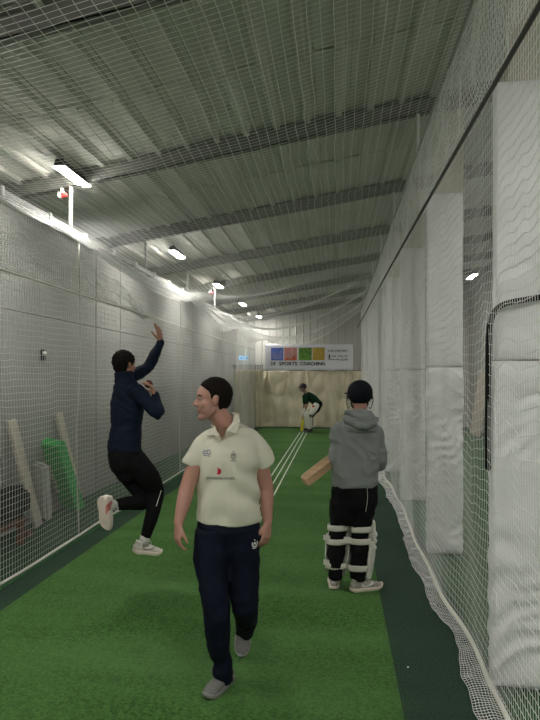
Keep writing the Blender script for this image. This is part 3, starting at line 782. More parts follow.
def hand_geo(mb, wrist, d, n, s, curl=.35, spread=.06, thumb=.7, sc=1.0, curls=None):
    """d: towards fingers, n: way the palm faces, s: thumb side"""
    d = V(d).normalized(); n = V(n); n = (n-d*n.dot(d)).normalized(); s_ = V(s); s_ = (s_-d*s_.dot(d)-n*s_.dot(n)).normalized()
    w = V(wrist)
    mb.tube([w-d*.02*sc, w+d*.02*sc, w+d*.055*sc, w+d*.088*sc], [(.026*sc, .021*sc), (.031*sc, .019*sc), (.040*sc, .017*sc), (.040*sc, .0135*sc)], 12, s_, cap='round', res=2)
    for i, (ln, o) in enumerate(((.072, .029), (.080, .010), (.074, -.010), (.058, -.028))):
        cu = (curls[i] if curls else curl); p = w+d*(.078*sc)+s_*(o*sc); dd = (d+s_*(spread*(1.5-i)*.7)).normalized(); pts = [p]; a = 0
        for seg, kc in ((.42, .7), (.32, 1.1), (.26, .8)):
            a += cu*kc; pts.append(pts[-1]+(dd*math.cos(a)+n*math.sin(a))*(ln*sc*seg+ (.010*sc if seg == .42 else 0)))
        mb.tube(pts, [.0090*sc, .0088*sc, .0078*sc, .0068*sc], 8, cap='round')
    p = w+d*.022*sc+s_*.022*sc; q = (d*math.cos(thumb)+s_*math.sin(thumb)); a = (q+n*.35).normalized(); b = (d*.9+s_*.25+n*.45).normalized()
    mb.tube([p, p+a*.040*sc, p+a*.040*sc+b*.030*sc, p+a*.040*sc+b*.055*sc], [.0135*sc, .0115*sc, .0100*sc, .0082*sc], 8, cap='round')
def arm_geo(mb, sh, el, wr, r=(.050, .041, .042, .026)):
    sh, el, wr = V(sh), V(el), V(wr)
    mb.tube([sh, sh.lerp(el, .5), el, el.lerp(wr, .3), wr], [r[0], (r[0]+r[1])/2+.002, r[1], r[2], r[3]], 12, cap='round', res=3)
def shoe(parent, heel, toe, up, mat, solemat, length=.29, w=.050, name='shoe', lace=None, stripe=None, heelw=.036, rem=.0055):
    heel, toe = V(heel), V(toe); f = (toe-heel).normalized(); u = V(up); u = (u-f*u.dot(f)).normalized(); s = f.cross(u)
    k = (toe-heel).length; L = lambda x, y, z: heel+s*x+f*(y*k)+u*z
    mb = MB()
    mb.tube([L(0, .10, .050), L(0, .25, .050), L(-.002, .45, .048), L(-.003, .66, .040), L(0, .85, .033), L(0, .955, .030)],
            [(heelw-.004, .030), (heelw, .034), (w*.80, .034), (w*.97, .028), (w*.85, .021), (w*.5, .014)], 16, s, cap='round', res=3)
    mb.tube([L(0, .17, .03), L(0, .19, .075), L(0, .20, .100)], [(.034, .040), (.031, .040), (.033, .043)], 14, s, cap='flat')
    mb.tube([L(0, .26, .080), L(0, .42, .072), L(0, .60, .055)], [(.025, .02), (.026, .018), (.028, .012)], 12, s, cap='round', res=2)
    o = mb.remesh(name, mat, parent, rem, 3)
    bm = bmesh.new(); n = 40; rings = []
    def outline(t):
        a = 2*PI*t; y = .5-.5*math.cos(a); hw = (heelw+.004)*(1-min(1, y/.35))+w*min(1, y/.35) if y < .35 else w*1.03
        if y > .7: hw = w*1.03*math.sqrt(max(0, 1-((y-.7)/.30)**2))
        if y < .12: hw = (heelw+.006)*math.sqrt(max(0, 1-((.12-y)/.12)**2))
        waist = 1-.14*math.exp(-((y-.38)/.12)**2)
        return (hw*waist*(1 if math.sin(a) >= 0 else -1), y)
    for zz, gx in ((.001, .94), (.006, 1.0), (.020, 1.03), (.028, .98)):
        r = []
        for i in range(n):
            x, y = outline((i+.5)/n); lift = .018*max(0, (y-.78)/.22)**2+.008*max(0, (.12-y)/.12)
            r.append(bm.verts.new(L(x*gx, .5+(y-.5)*(gx*.5+.5), zz+lift)))
        rings.append(r)
    for a, b in zip(rings[:-1], rings[1:]):
        for i in range(n): bm.faces.new((a[i], a[(i+1) % n], b[(i+1) % n], b[i]))
    bm.faces.new(rings[0][::-1]); bm.faces.new(rings[-1]); bmesh.ops.recalc_face_normals(bm, faces=bm.faces)
    me = bpy.data.meshes.new('sole'); bm.to_mesh(me); bm.free(); me.materials.append(solemat); link('sole', me, None, o, False)
    lm = MB()
    for i in range(4):
        y = .36+.075*i; z = .093-.0085*i
        lm.tube([L(-.024, y-.012, z-.010), L(0, y, z+.002), L(.024, y+.012, z-.010)], .0028, 5, res=2)
    if lace: lm.tube([L(0, .36, .098), L(.03, .40, .12), L(.05, .47, .115), L(.045, .52, .09)], .0026, 5, res=4)
    lm.build('laces', lace or M['white'], o, True)
    if stripe:
        for q in (-1, 1):
            g = strokes([(-.055, .012), (-.03, -.006), (.0, -.002), (.06, .018)], .011)
            tr = BVHTree.FromPolygons([v.co for v in o.data.vertices], [p.vertices for p in o.data.polygons])
            decal('side_stripe', [g], L(0, .48, .048), f*1.0, u, stripe, o, tr, .002, ray=s*q)
    return o
def BV(o): return BVHTree.FromPolygons([v.co for v in o.data.vertices], [p.vertices for p in o.data.polygons])

# ---- the man in the cream shirt -------------------------------------------------
def front_man():
    g = C(222, 695, 3.06); root = empty('person', (g.x, g.y, 0), 'person in cream short sleeved cricket shirt and navy trousers walking forward, looking sideways', 'person')
    P = lambda x, y, t=3.06: C(x, y, t)
    hc = P(213.4, 399.2, 3.04); F = (-RT*.97-FW*.22+UP*-.03)
    sideT = RT
    mb = MB(); head_geo(mb, hc, F, None, P(227, 429, 3.08))
    mb.tube([P(228, 540, 3.09), P(228, 500, 3.08), P(229, 462, 3.07), P(229, 441, 3.08), P(227, 431, 3.085)], [(.135, .09), (.135, .09), (.145, .10), (.115, .07), (.06, .055)], 20, sideT, cap='round', res=3)
    mb.tube([P(212, 443), P(229, 438, 3.08), P(247, 443)], [.042, .045, .042], 12, cap='round')
    # arms
    s1, e1, w1 = P(202, 448, 3.06), P(187.5, 487, 3.03), P(178.8, 522, 2.97)
    s2, e2, w2 = P(255, 448, 3.09), P(266, 486, 3.12), P(267.5, 521, 3.09)
    arm_geo(mb, s1, e1, w1, (.052, .044, .044, .028)); arm_geo(mb, s2, e2, w2, (.052, .043, .043, .028))
    hand_geo(mb, w1, P(176.5, 548, 2.95)-w1, RT*.8+FW*.5, -FW*.9+RT*.3, .42, .03, .5)
    hand_geo(mb, w2, P(265.5, 549, 3.05)-w2, -RT*.75+FW*.6, -FW*.9-RT*.5, .45, .03, .5)
    # legs inside the trousers
    h1, k1, a1 = P(213, 530, 3.08), P(215, 601, 2.99), P(223.5, 677, 3.13)
    h2, k2, a2 = P(243, 530, 3.10), P(246, 603, 3.12), P(244.5, 630, 3.50)
    for h, k, a in ((h1, k1, a1), (h2, k2, a2)):
        mb.tube([h, h.lerp(k, .5), k, k.lerp(a, .35), a], [.060, .06, .050, .050, .036], 12, cap='round', res=2)
    Rh, Fh_, Uh = frame(F)
    def stub(me):
        me.materials.append(M['stubble'])
        for p in me.polygons:
            c = p.center-hc; y = c.dot(Fh_); z = c.dot(Uh)+.012*noise.noise(p.center*60)
            if -.122 < z < -.036+(.02 if y < .03 else 0)-(.02 if y > .075 and z > -.05 else 0) and y > -.005: p.material_index = 1
    body = mb.remesh('body', M['skin'], root, .0055, 3, post=stub)
    hair_geo('hair', hc, F, M['hairbrown'], root, thick=.008, front=.076, temple=.046, nape=-.062)
    face_parts(hc, F, root)
    # shirt
    mb = MB()
    mb.tube([P(228, 519, 3.085), P(228.3, 505, 3.08), P(228.3, 480, 3.07), P(229, 458, 3.065), P(229.5, 444, 3.075), P(229, 436.5, 3.085), P(227, 431, 3.09)],
            [(.184, .135), (.180, .132), (.164, .125), (.170, .13), (.170, .112), (.138, .088), (.075, .066)], 28, sideT, cap='flat', res=3)
    mb.tube([P(222, 434, 3.085), P(210.5, 439.5, 3.07), P(202, 449, 3.06), P(192.5, 466.5, 3.045)], [.048, .056, (.056, .062), (.048, .062)], 16, cap='flat', res=3)
    mb.tube([P(235, 431, 3.09), P(247, 437, 3.09), P(257, 448, 3.09), P(266, 464, 3.11)], [.048, .056, (.060, .064), (.058, .062)], 16, cap='flat', res=3)
    def pst(me):
        for v in me.vertices:   # drape at the hem and diagonal pulls
            z = v.co.z; hem = math.exp(-((z-C(0, 512, 3.07).z)/.06)**2)
            v.co.z += .005*math.sin(v.co.x*38)*hem
            q = v.co-P(228, 470, 3.07); u = q.dot(RT); lo = max(0, min(1, (1.42-z)/.25))
            f = math.sin((u*.8+(z-1.1)*.9)*42+3*noise.noise(v.co*5))*max(0, min(1, (u+.05)/.12))+math.sin((-u*.9+(z-1.1)*.7)*38+3*noise.noise(v.co*4))*max(0, min(1, (.02-u)/.12))*.7
            d = V((q.x, q.y, 0)).normalized(); v.co += d*(.012*f*lo*(1-hem*.6))
    sh = mb.remesh('shirt', M['cream'], root, .006, 4, wr=.007, wdir=(11, 11, 6), post=pst)
    tr = BV(sh); n = -FW
    # collar, placket
    def wing(pts):
        vs = [V(p) for p in pts]; me = bpy.data.meshes.new('collar'); me.from_pydata([tuple(v) for v in vs], [], [tuple(range(len(vs)))]); me.materials.append(M['cream'])
        o = link('collar', me, None, root); sm = o.modifiers.new('s', 'SOLIDIFY'); sm.thickness = .004; return o
    fr = 2.972
    wing([P(214.5, 425, 3.03), P(206.5, 435.5, 2.965), P(214, 435.2, 2.95), P(220.5, 441.5, fr-.03), P(219, 436, fr-.01)])
    wing([P(236.5, 413.5, 3.03), P(240.5, 421, 3.0), P(236, 434, 2.955), P(227.5, 431.5, 2.94), P(220.5, 441.5, fr-.03), P(223.5, 434, fr-.005), P(232, 424, 3.0)])
    mb = MB(); mb.tube([P(214, 426, 3.06), P(219, 421, 3.15), P(231, 413.5, 3.16), P(236.5, 415, 3.08), P(236, 421, 3.02)], [(.006, .020)]*5, 10, UP, res=4, cap='round'); mb.build('collar_band', M['cream'], root, True)
    mb = MB(); q = BV(body)
    V0 = decal('neck_opening', [([V((-.032, .035, 0)), V((.036, .052, 0)), V((.0, -.032, 0)), V((.012, .055, 0)), V((-.018, .045, 0))], [(0, 2, 4), (4, 2, 3), (3, 2, 1)])], P(221, 436.5, 2.9), RT, UP, M['skin'], root, tr, .003, n*-1 if False else -FW)
    decal('placket', [rect(-.011, -.05, .011, .03), ], P(221, 449.5, 2.9), RT, UP, M['cream'], root, tr, .003, -FW)
    for yy in (446, 455):
        p = P(221, yy, 2.6); h = tr.ray_cast(p, FW, 1)
        if h[0]: MB().tube([h[0]-FW*.003, h[0]-FW*.0065], .005, 10).build('button', M['white'], root)
    # marks on the shirt
    pm = 541/2.95
    def D(name, geo, x, y, mat, sc=1, tree=tr): return decal(name, geo, P(x, y, 2.85), RT, UP, mat, root, tree, .0028, -FW)
    cl = [(-.020, -.008), (-.022, .002), (-.012, .010), (-.002, .004), (.002, .014), (.014, .013), (.020, .004), (.018, -.006), (.006, -.008), (.002, .000), (-.006, -.007), (-.020, -.008)]
    D('chest_logo', [strokes(cl, .0035), strokes([(-.022, -.017), (.020, -.017)], .003)], 204.3, 456, M['logoblue'])
    bird = ([V(p+(0,)) for p in ((-.014, .021), (-.006, .017), (.002, .021), (-.001, .012), (.007, .015), (.013, .008), (.015, -.003), (.011, -.015), (.001, -.021), (-.009, -.020), (-.012, -.015), (-.003, -.011), (-.011, -.006), (-.002, -.001), (-.009, .006), (-.003, .009))], [tuple(range(16))])
    D('print_mark', [bird], 217, 474, M['logored'])
    vs, fs = text_geo('JACKSON-STOPS', .0185); k = .155/(max(v.x for v in vs)-min(v.x for v in vs)); vs = [V((v.x*k, v.y, 0)) for v in vs]
    D('print_lettering', [(vs, fs), ([v+V((.0006, .0004, 0)) for v in vs], fs)], 219, 482, M['ink'])
    cr_ = [strokes([(-.012, .010), (-.012, -.004), (0, -.018), (.012, -.004), (.012, .010), (-.012, .010)], .0045), strokes([(-.006, .004), (.006, .004)], .004), strokes([(0, .008), (0, -.010)], .004), rect(-.004, .020, .004, .028, 1), strokes([(-.016, -.020), (0, -.026), (.016, -.020)], .004), strokes([(-.014, .015), (.014, .015)], .003)]
    D('crest', cr_, 232.3, 459, M['logogrey'])
    # trousers
    mb = MB()
    mb.tube([P(228, 512, 3.08), P(228, 530, 3.09), P(228, 546, 3.09), P(228, 560, 3.08)], [(.160, .112), (.172, .120), (.160, .100), (.09, .06)], 24, sideT, cap='round', res=3)
    mb.tube([h1, P(212.5, 560, 3.05), P(215.5, 600, 2.99), P(217.5, 632, 3.03), P(221, 660, 3.10), P(223.5, 680, 3.14)], [(.094, .122), (.092, .108), (.073, .080), (.066, .072), (.052, .058), (.050, .056)], 18, RT, cap='flat', res=3)
    mb.tube([h2, P(241.5, 560, 3.10), P(244, 603, 3.10), P(245, 613, 3.26), P(244.6, 632, 3.51)], [(.094, .122), (.092, .108), (.072, .080), (.068, .072), (.048, .054)], 18, RT, cap='flat', res=3)
    tro = mb.remesh('trousers', M['navy'], root, .0065, 7, wr=.016, wscale=7)
    tt = BV(tro)
    D('trouser_crest', [strokes([(-.013, .016), (-.013, -.002), (0, -.014), (.013, -.002), (.013, .016)], .006), rect(-.006, .0, .006, .014, 1), strokes([(-.014, -.014), (0, -.022), (.014, -.014)], .004), rect(-.003, .022, .003, .03, 1)], 254, 554, M['white'], tree=tt)
    # shoes
    g1 = lambda x, t: V((C(x, 700, t).x, C(x, 700, t).y, 0))
    f1 = shoe(root, g1(231.5, 3.215)+UP*.004, g1(205, 2.985)+UP*.004, UP, M['shoegrey'], M['grey'], lace=M['shoegrey'])
    toe = C(241.5, 655, 3.43); toe.z = .012; hl = C(245.5, 655, 3.60); hl.z = .225
    shoe(root, hl, toe, -FW*.8+UP*.6, M['shoegrey'], M['grey'], lace=M['shoegrey'])
front_man()

# ---- the bowler in mid-air ------------------------------------------------------
def bowler():
    g = C(140, 580, 4.6); root = empty('person', (g.x, g.y, 0), 'person in navy top and black tights leaping to bowl with one arm raised', 'person')
    P = lambda x, y, t=4.6: C(x, y, t)
    Fh = RT*.62+FW*.78; Ft = (RT*.75+FW*.66).normalized(); St = (RT*.66-FW*.75).normalized()
    hc = P(124.8, 365, 4.6)
    sR, eR, wR = P(137.5, 392, 4.47), P(158, 413.5, 4.42), P(155, 394.5, 4.57)
    sL, eL, wL = P(122, 384, 4.74), P(149, 366.5, 4.84), P(160.8, 341, 4.82)
    mb = MB(); head_geo(mb, hc, Fh, None, P(126, 384, 4.6), .95)
    tor = [P(124, 462), P(124.5, 445), P(126, 425), P(127, 402), P(127, 390), P(126, 381)]
    mb.tube(tor, [(.10, .07), (.11, .08), (.13, .09), (.14, .095), (.12, .075), (.06, .055)], 18, St, cap='round', res=3)
    arm_geo(mb, sR, eR, wR); arm_geo(mb, sL, eL, wL)
    hand_geo(mb, wL, P(157.5, 322, 4.78)-wL, -RT*.9+FW*.3, -FW*.5-RT*.3+UP*.2, .16, .12, .75, curls=(.12, .18, .35, .45))
    hand_geo(mb, wR, P(149.5, 383.5, 4.52)-wR, -RT*.55-UP*.8+FW*.1, -FW, .45, .08, .8)
    hR, kR, aR = P(133, 459, 4.52), P(156, 491, 4.62), P(145.3, 535, 4.55)
    hL, kL, aL = P(119, 459, 4.68), P(145, 500, 4.66), P(113, 505.5, 4.36)
    for h, k, a in ((hR, kR, aR), (hL, kL, aL)): mb.tube([h, h.lerp(k, .5), k, k.lerp(a, .35), a], [.045, .055, .046, .046, .034], 12, cap='round', res=2)
    mb.remesh('body', M['skin2'], root, .006, 3)
    hair_geo('hair', hc, Fh, M['hairblack'], root, thick=.020, curl=.011, front=.055, temple=.02, nape=-.090, s=.93)
    face_parts(hc, Fh, root, s=.95, hair='hairblack')
    mb = MB()
    mb.tube([P(124.5, 449.5), P(125, 441), P(126.5, 425), P(127.3, 405), P(127.2, 393), P(126.2, 386), P(125.5, 380)], [(.166, .130), (.158, .124), (.150, .118), (.164, .126), (.168, .112), (.145, .098), (.074, .074)], 24, St, cap='flat', res=3)
    mb.tube([P(126, 386), P(124.4, 380), P(123.6, 372)], [(.085, .085), (.082, .084), (.078, .082)], 16, St, cap='flat')
    mb.tube([P(131, 393, 4.52), sR, sR.lerp(eR, .55), eR, eR.lerp(wR, .5), wR.lerp(eR, .06)], [.062, .066, .058, .054, .046, .034], 14, cap='round', res=3)
    mb.tube([P(124, 390, 4.68), sL, sL.lerp(eL, .55), eL, eL.lerp(wL, .5), wL.lerp(eL, .04)], [.066, .064, .058, .050, .043, .033], 14, cap='round', res=3)
    top = mb.remesh('training_top', M['navytop'], root, .0065, 3, wr=.009, wdir=(7, 7, 12))
    mb = MB()
    mb.tube([P(124.7, 442), P(125, 454), P(126, 464), P(128, 472)], [(.150, .122), (.162, .135), (.158, .13), (.12, .10)], 22, St, cap='round', res=3)
    mb.tube([hR, P(146, 474, 4.56), kR, P(153, 511, 4.58), P(145.3, 537, 4.55)], [.102, .094, .070, .060, .044], 16, cap='flat', res=3)
    mb.tube([hL, P(133, 479, 4.68), kL, P(131, 503, 4.52), P(115.5, 505, 4.38)], [.102, .092, .068, .058, .042], 16, cap='flat', res=3)
    ti = mb.remesh('tights', M['blackcloth'], root, .0065, 7, wr=.004, wscale=8)
    decal('leg_stripe', [strokes([(.014, .05), (-.020, -.075)], .0045)], P(152.5, 504, 4.3), RT, UP, M['white'], root, BV(ti), .003, -FW)
    for a, b in ((P(145.2, 535, 4.55), P(144, 545, 4.55)), (P(115, 505, 4.38), P(108.5, 506, 4.33))):
        MB().tube([a, b], [.041, .043], 14, cap='flat').build('sock', M['sock'], root, True)
    s1 = shoe(root, P(132, 552.5, 4.50), P(161.5, 554.5, 4.62), UP+RT*.1, M['shoewhite'], M['solewhite'], lace=M['white'], stripe=M['grey'])
    s2 = shoe(root, P(100.5, 497, 4.24), P(106, 531.5, 4.25), FW*.9+RT*.5,  M['shoewhite'], M['solewhite'], lace=M['white'], w=.056, heelw=.044)
    decal('sole_patch', [rect(-.012, -.03, .012, .03, 3)], P(106, 510, 4.1), RT*.9+FW*.3, UP, M['pink'], s2, BV(s2), .003, -FW)
    b = MB().ball(P(148.6, 384.0, 4.565), .036, sub=3).build('cricket_ball', M['ball'], None, True)
    tag(b, 'dark red cricket ball held in the lower hand of the leaping bowler', 'ball')
bowler()

# ---- protective kit -------------------------------------------------------------
def helmet(c, F, parent, s=1.0, mat=None, grille=True):
    R, F, U = frame(F); L = lambda x, y, z: V(c)+R*(x*s)+F*(y*s)+U*(z*s)
    bm = bmesh.new(); bmesh.ops.create_icosphere(bm, subdivisions=4, radius=1)
    for v in bm.verts:
        d = v.co.normalized(); low = -.060 if d.y < .25 else .018
        z = d.z*.108+.030; x = d.x*.106; y = d.y*.130-.008
        if z < low: z = low-.004; x *= .96; y *= .96
        v.co = L(x, y, z)
    me = bpy.data.meshes.new('helmet'); bm.to_mesh(me); bm.free(); me.materials.append(mat or M['helmet']); h = link('helmet', me, None, parent, True)
    mb = MB(); mb.tube([L(-.095, .055, .022), L(-.06, .125, .024), L(0, .158, .024), L(.06, .125, .024), L(.095, .055, .022)], [(.030, .006)]*5, 10, F, res=4, cap='round'); mb.build('peak', mat or M['helmet'], h, True)
    for q in (-1, 1): MB().ball(L(q*.104, .010, -.006), (.012*s, .020*s, .024*s), (R, F, U)).build('ear_boss', M['black'], h, True)
    if grille:
        for i, z in enumerate((-.015, -.040, -.065, -.090)):
            e = 1-.10*i
            MB().tube([L(-.112*e, .0+.01*i, z-.012), L(-.105*e, .075, z), L(-.06, .128, z), L(0, .146, z), L(.06, .128, z), L(.105*e, .075, z), L(.112*e, .0+.01*i, z-.012)], .0036*s, 6, res=4).build('grille_bar', M['steel'] if False else M['grey'], h, True)
        for q in (-1, 1):
            MB().tube([L(q*.112, .0, -.006), L(q*.113, .0, -.05), L(q*.098, .02, -.105), L(q*.088, .04, -.100)], .0045*s, 6, res=4).build('grille_side', M['grey'], h, True)
            MB().tube([L(q*.075, .0, -.03), L(q*.066, .02, -.085), L(q*.03, .05, -.112)], .006*s, 6, res=3).build('chin_strap', M['black'], h, True)
    return h
def leg_pad(parent, knee, ankle, F, up_len=.16, w=.098, voxel=.008, name='batting_pad', straps=None, rleg=.066, rem=True):
    """ribbed white pad strapped on the front of a leg"""
    knee, ankle = V(knee), V(ankle); F = V(F).normalized(); ax = (knee-ankle).normalized(); F = (F-ax*F.dot(ax)).normalized(); S = F.cross(ax)
    top = knee+ax*up_len; o = F*.072
    mb = MB()
    mb.tube([ankle+o*.9-ax*.0, ankle.lerp(knee, .4)+o, knee-ax*.06+o*1.1], [(w*.72, .030), (w*.95, .036), (w, .038)], 20, S, cap='round', res=3)
    mb.tube([knee+ax*.03+o*1.25, top+o*1.2], [(w*1.0, .038), (w*.86, .022)], 20, S, cap='round', res=3)
    for i in range(3): mb.tube([knee+ax*(-.055+.055*i)+o*1.35-S*w*.8, knee+ax*(-.055+.055*i)+o*1.75, knee+ax*(-.055+.055*i)+o*1.35+S*w*.8], .026, 10, cap='round', res=3)
    for q in range(-2, 3): mb.tube([ankle+o*1.25+S*(q*w*.30), ankle.lerp(knee, .5)+o*1.45+S*(q*w*.36), knee-ax*.08+o*1.5+S*(q*w*.36)], .019, 8, cap='round', res=2)
    for q in (-1, 1): mb.tube([ankle+ax*.02+S*q*w*.80+o*.5, ankle.lerp(knee, .5)+S*q*w*.98+o*.4, knee+S*q*w*1.0+o*.5], [(.010, .030), (.011, .036), (.011, .036)], 10, S, cap='round', res=2)
    pad = mb.remesh(name, M['pad'], parent, voxel, 2)
    for j, (f, lab) in enumerate(straps or ((.18, 0), (.78, 0), (1.05, 0))):
        c = ankle+(knee-ankle)*f; pts = []
        r = rleg*(1.0 if f > .5 else .86)
        for i in range(15):
            a = -PI*.1+(PI*1.2)*i/14; pts.append(c+S*(math.cos(a)*(w*.93 if abs(math.cos(a)) > .7 else r*1.22))-F*(math.sin(a)*r*1.12)+ax*(.012*math.cos(a)))
        mb = MB(); mb.tube(pts, [(.025, .004)]*15, 8, ax, cap='flat'); st = mb.build('strap', M['strap'], pad, True)
        e = c-S*(w*.55)-F*(r*1.02)
    return pad
def bat(name, toe, hand, face, label, bladecol='willow', blade=.56, full=.86, sticker=None):
    toe, hand = V(toe), V(hand); d = (hand-toe).normalized(); n = V(face); n = (n-d*n.dot(d)).normalized(); s = d.cross(n)
    root = empty(name, toe, label, 'bat'); L = lambda x, y, z: toe+s*x+d*y+n*z
    bm = bmesh.new(); rings = []
    for y, w, e, sp in ((0, .038, .014, .010), (.012, .048, .018, .014), (.05, .053, .022, .020), (.20, .054, .022, .036), (.40, .053, .020, .026), (blade-.06, .052, .016, .014), (blade-.02, .040, .014, .012), (blade+.01, .018, .014, .012)):
        # flat face forward (+n), spine behind
        prof = [(-w, .010), (0, .016), (w, .010), (w, .010-e), (w*.45, .010-e-sp*.35), (0, .010-e-sp), (-w*.45, .010-e-sp*.35), (-w, .010-e)]
        rings.append([bm.verts.new(L(x, y, z)) for x, z in prof])
    for a, b in zip(rings[:-1], rings[1:]):
        for i in range(8):
            f = bm.faces.new((a[i], a[(i+1) % 8], b[(i+1) % 8], b[i])); f.material_index = 1 if i in (2, 7) else 0
    bm.faces.new(rings[0][::-1]); bm.faces.new(rings[-1]); bmesh.ops.recalc_face_normals(bm, faces=bm.faces)
    me = bpy.data.meshes.new('blade'); bm.to_mesh(me); bm.free(); me.materials.append(M[bladecol]); me.materials.append(M['willowedge'])
    bl = link('blade', me, None, root); 
    MB().tube([L(0, blade-.02, 0), L(0, blade+.05, -.001), L(0, full-.01, 0), L(0, full, 0)], [(.016, .014), (.0165, .0165), (.0165, .0165), (.0185, .0185)], 12, s, cap='round').build('handle', M['grip'], root, True)
    if sticker: MB().obox(L(0, .20, .0155), s*.044, d*.17, n*.0012).build('sticker', M[sticker], root)
    return root

# ---- the waiting batter in grey -------------------------------------------------
def batter():
    g = C(357, 590, 4.6); root = empty('person', (g.x, g.y, 0), 'person seen from behind in grey hoodie, black helmet and white batting pads', 'person')
    P = lambda x, y, t=4.6: C(x, y, t)
    hc = P(359.8, 397, 4.6); F = FW*.99-RT*.06
    mb = MB(); head_geo(mb, hc, F, None, P(360.5, 419, 4.58))
    mb.tube([P(356, 498), P(356, 470), P(357, 447), P(358, 434), P(359, 424)], [(.11, .08), (.12, .09), (.14, .09), (.11, .07), (.055, .055)], 18, RT, cap='round', res=3)
    sL, eL, wL = P(338, 431, 4.6), P(335, 463, 4.62), P(347, 456, 4.85)
    sR, eR, wR = P(375.5, 431, 4.6), P(378, 465, 4.62), P(364, 452, 4.86)
    arm_geo(mb, sL, eL, wL); arm_geo(mb, sR, eR, wR)
    bt = C(304.3, 481.5, 4.42); bh = C(374, 427, 4.98); bd = (bh-bt).normalized(); grab = bt+bd*.62; grab2 = bt+bd*.74
    hand_geo(mb, wL, grab-wL, FW+UP*.3, UP, .9, .02, .5); hand_geo(mb, wR, grab2-wR, FW*.8-UP*.5, UP, .9, .02, .5)
    hL, kL, aL = P(345, 490), P(337.8, 537, 4.60), P(335, 578, 4.60)
    hR, kR, aR = P(367, 490), P(360, 540, 4.57), P(357.5, 580, 4.55)
    for h, k, a in ((hL, kL, aL), (hR, kR, aR)): mb.tube([h, h.lerp(k, .5), k, k.lerp(a, .35), a], [.055, .06, .05, .05, .036], 12, cap='round', res=2)
    mb.remesh('body', M['skin'], root, .0065, 3)
    hair_geo('hair', hc, F, M['hairbrown'], root, thick=.006, nape=-.055)
    face_parts(hc, F, root)
    helmet(hc+UP*.008, F, root, 1.0)
    mb = MB()
    mb.tube([P(355, 485.5), P(355, 480), P(355.5, 470), P(356.5, 452), P(357.5, 437), P(358.3, 428), P(359.5, 420)],
            [(.182, .125), (.190, .132), (.188, .135), (.194, .13), (.190, .118), (.160, .10), (.085, .080)], 28, RT, cap='flat', res=3)
    for s, e, w_, q in ((sL, eL, wL, 1), (sR, eR, wR, -1)):
        mb.tube([s.lerp(P(357.5, 432), .25), s, s.lerp(e, .5), e, e.lerp(w_, .5), w_], [.060, .066, .064, .060, .055, .042], 16, cap='round', res=3)
    mb.tube([P(360, 422, 4.6), P(360, 414, 4.6)], [(.080, .078), (.072, .072)], 18, RT, cap='flat')
    hd = mb.remesh('hoodie', M['hoodie'], root, .0075, 7, wr=.018, wscale=6)
    # hood lying folded on the shoulders
    mb = MB()
    mb.tube([P(359.5, 430, 4.56), P(360, 423, 4.555), P(360.3, 415.5, 4.565), P(360.3, 411.5, 4.575)], [(.145, .085), (.135, .098), (.105, .088), (.092, .080)], 22, RT, cap='flat', res=3)
    mb.tube([P(345, 420.5, 4.60), P(348, 420, 4.50), P(356, 424, 4.46), P(364, 426, 4.45), P(372, 424, 4.50), P(376, 420, 4.60)], [.022, .028, .030, .032, .030, .022], 12, cap='round', res=4)
    mb.tube([P(346.5, 412.5, 4.59), P(350, 412.5, 4.51), P(359, 416.5, 4.48), P(368, 416, 4.50), P(373, 416.5, 4.58)], [.016, .018, .020, .020, .016], 12, cap='round', res=4)
    mb.remesh('hood', M['hoodie'], root, .006, 4, wr=.012, wdir=(10, 10, 24))
    # baggy black trousers
    mb = MB()
    mb.tube([P(355, 480), P(354.5, 492), P(353, 503), P(353, 512)], [(.172, .118), (.192, .135), (.190, .135), (.14, .10)], 24, RT, cap='round', res=3)
    mb.tube([P(345, 492), P(342.5, 510), P(341.5, 523, 4.6)], [(.105, .12), (.105, .12), (.088, .105)], 18, RT, cap='flat', res=3)
    mb.tube([P(365, 492), P(362.5, 508), P(361, 525, 4.58)], [(.105, .12), (.100, .12), (.082, .10)], 18, RT, cap='flat', res=3)
    mb.tube([P(341, 515, 4.6), kL, P(336.5, 556, 4.60), P(335.4, 578, 4.60)], [(.078, .08), (.066, .07), (.068, .07), (.056, .062)], 16, RT, cap='flat', res=3)
    mb.tube([P(361, 515, 4.58), kR, P(359, 556, 4.56), P(357.2, 579, 4.55)], [(.078, .08), (.068, .07), (.072, .07), (.056, .062)], 16, RT, cap='flat', res=3)
    tr = mb.remesh('trousers', M['blackcloth'], root, .007, 5, wr=.018, wscale=7)
    tb = BV(tr)
    decal('piping', [strokes([(-.005, .13), (.018, .07), (.020, 0), (.004, -.12)], .003)], P(369, 502, 4.3), RT, UP, M['white'], root, tb, .003, -FW)
    # pads and straps
    p1 = leg_pad(root, kL, P(335.5, 575, 4.60), FW*.95+RT*.30, straps=((.28, 0), (.92, 0), (1.28, 0)), rleg=.074)
    p2 = leg_pad(root, kR, P(357.5, 577, 4.55), FW*.72+RT*.70, straps=((.26, 0), (.98, 0), (1.30, 0)), rleg=.078)
    for x, y, t, pd in ((327.5, 538, 4.57, p1), (327.5, 562.5, 4.57, p1), (348, 540, 4.47, p2)):
        MB().obox(P(x, y, t), RT*.034+UP*-.006, FW*.004, UP*.022, bevel=.002).build('strap_end', M['strap'], pd)
    # shoes
    G = lambda x, t: V((C(x, 588, t).x, C(x, 588, t).y, .004))
    shoe(root, G(334.5, 4.53), G(333, 4.82), UP, M['shoemix'], M['solewhite'], lace=M['white'], stripe=M['white'])
    shoe(root, G(350, 4.50), G(382.5, 4.60), UP, M['shoemix'], M['solewhite'], lace=M['white'], stripe=M['white'])
    bat('cricket_bat', bt, bh, FW*.93-UP*.25-RT*.1, 'wooden cricket bat tucked under the arm of the person in the grey hoodie')
batter()

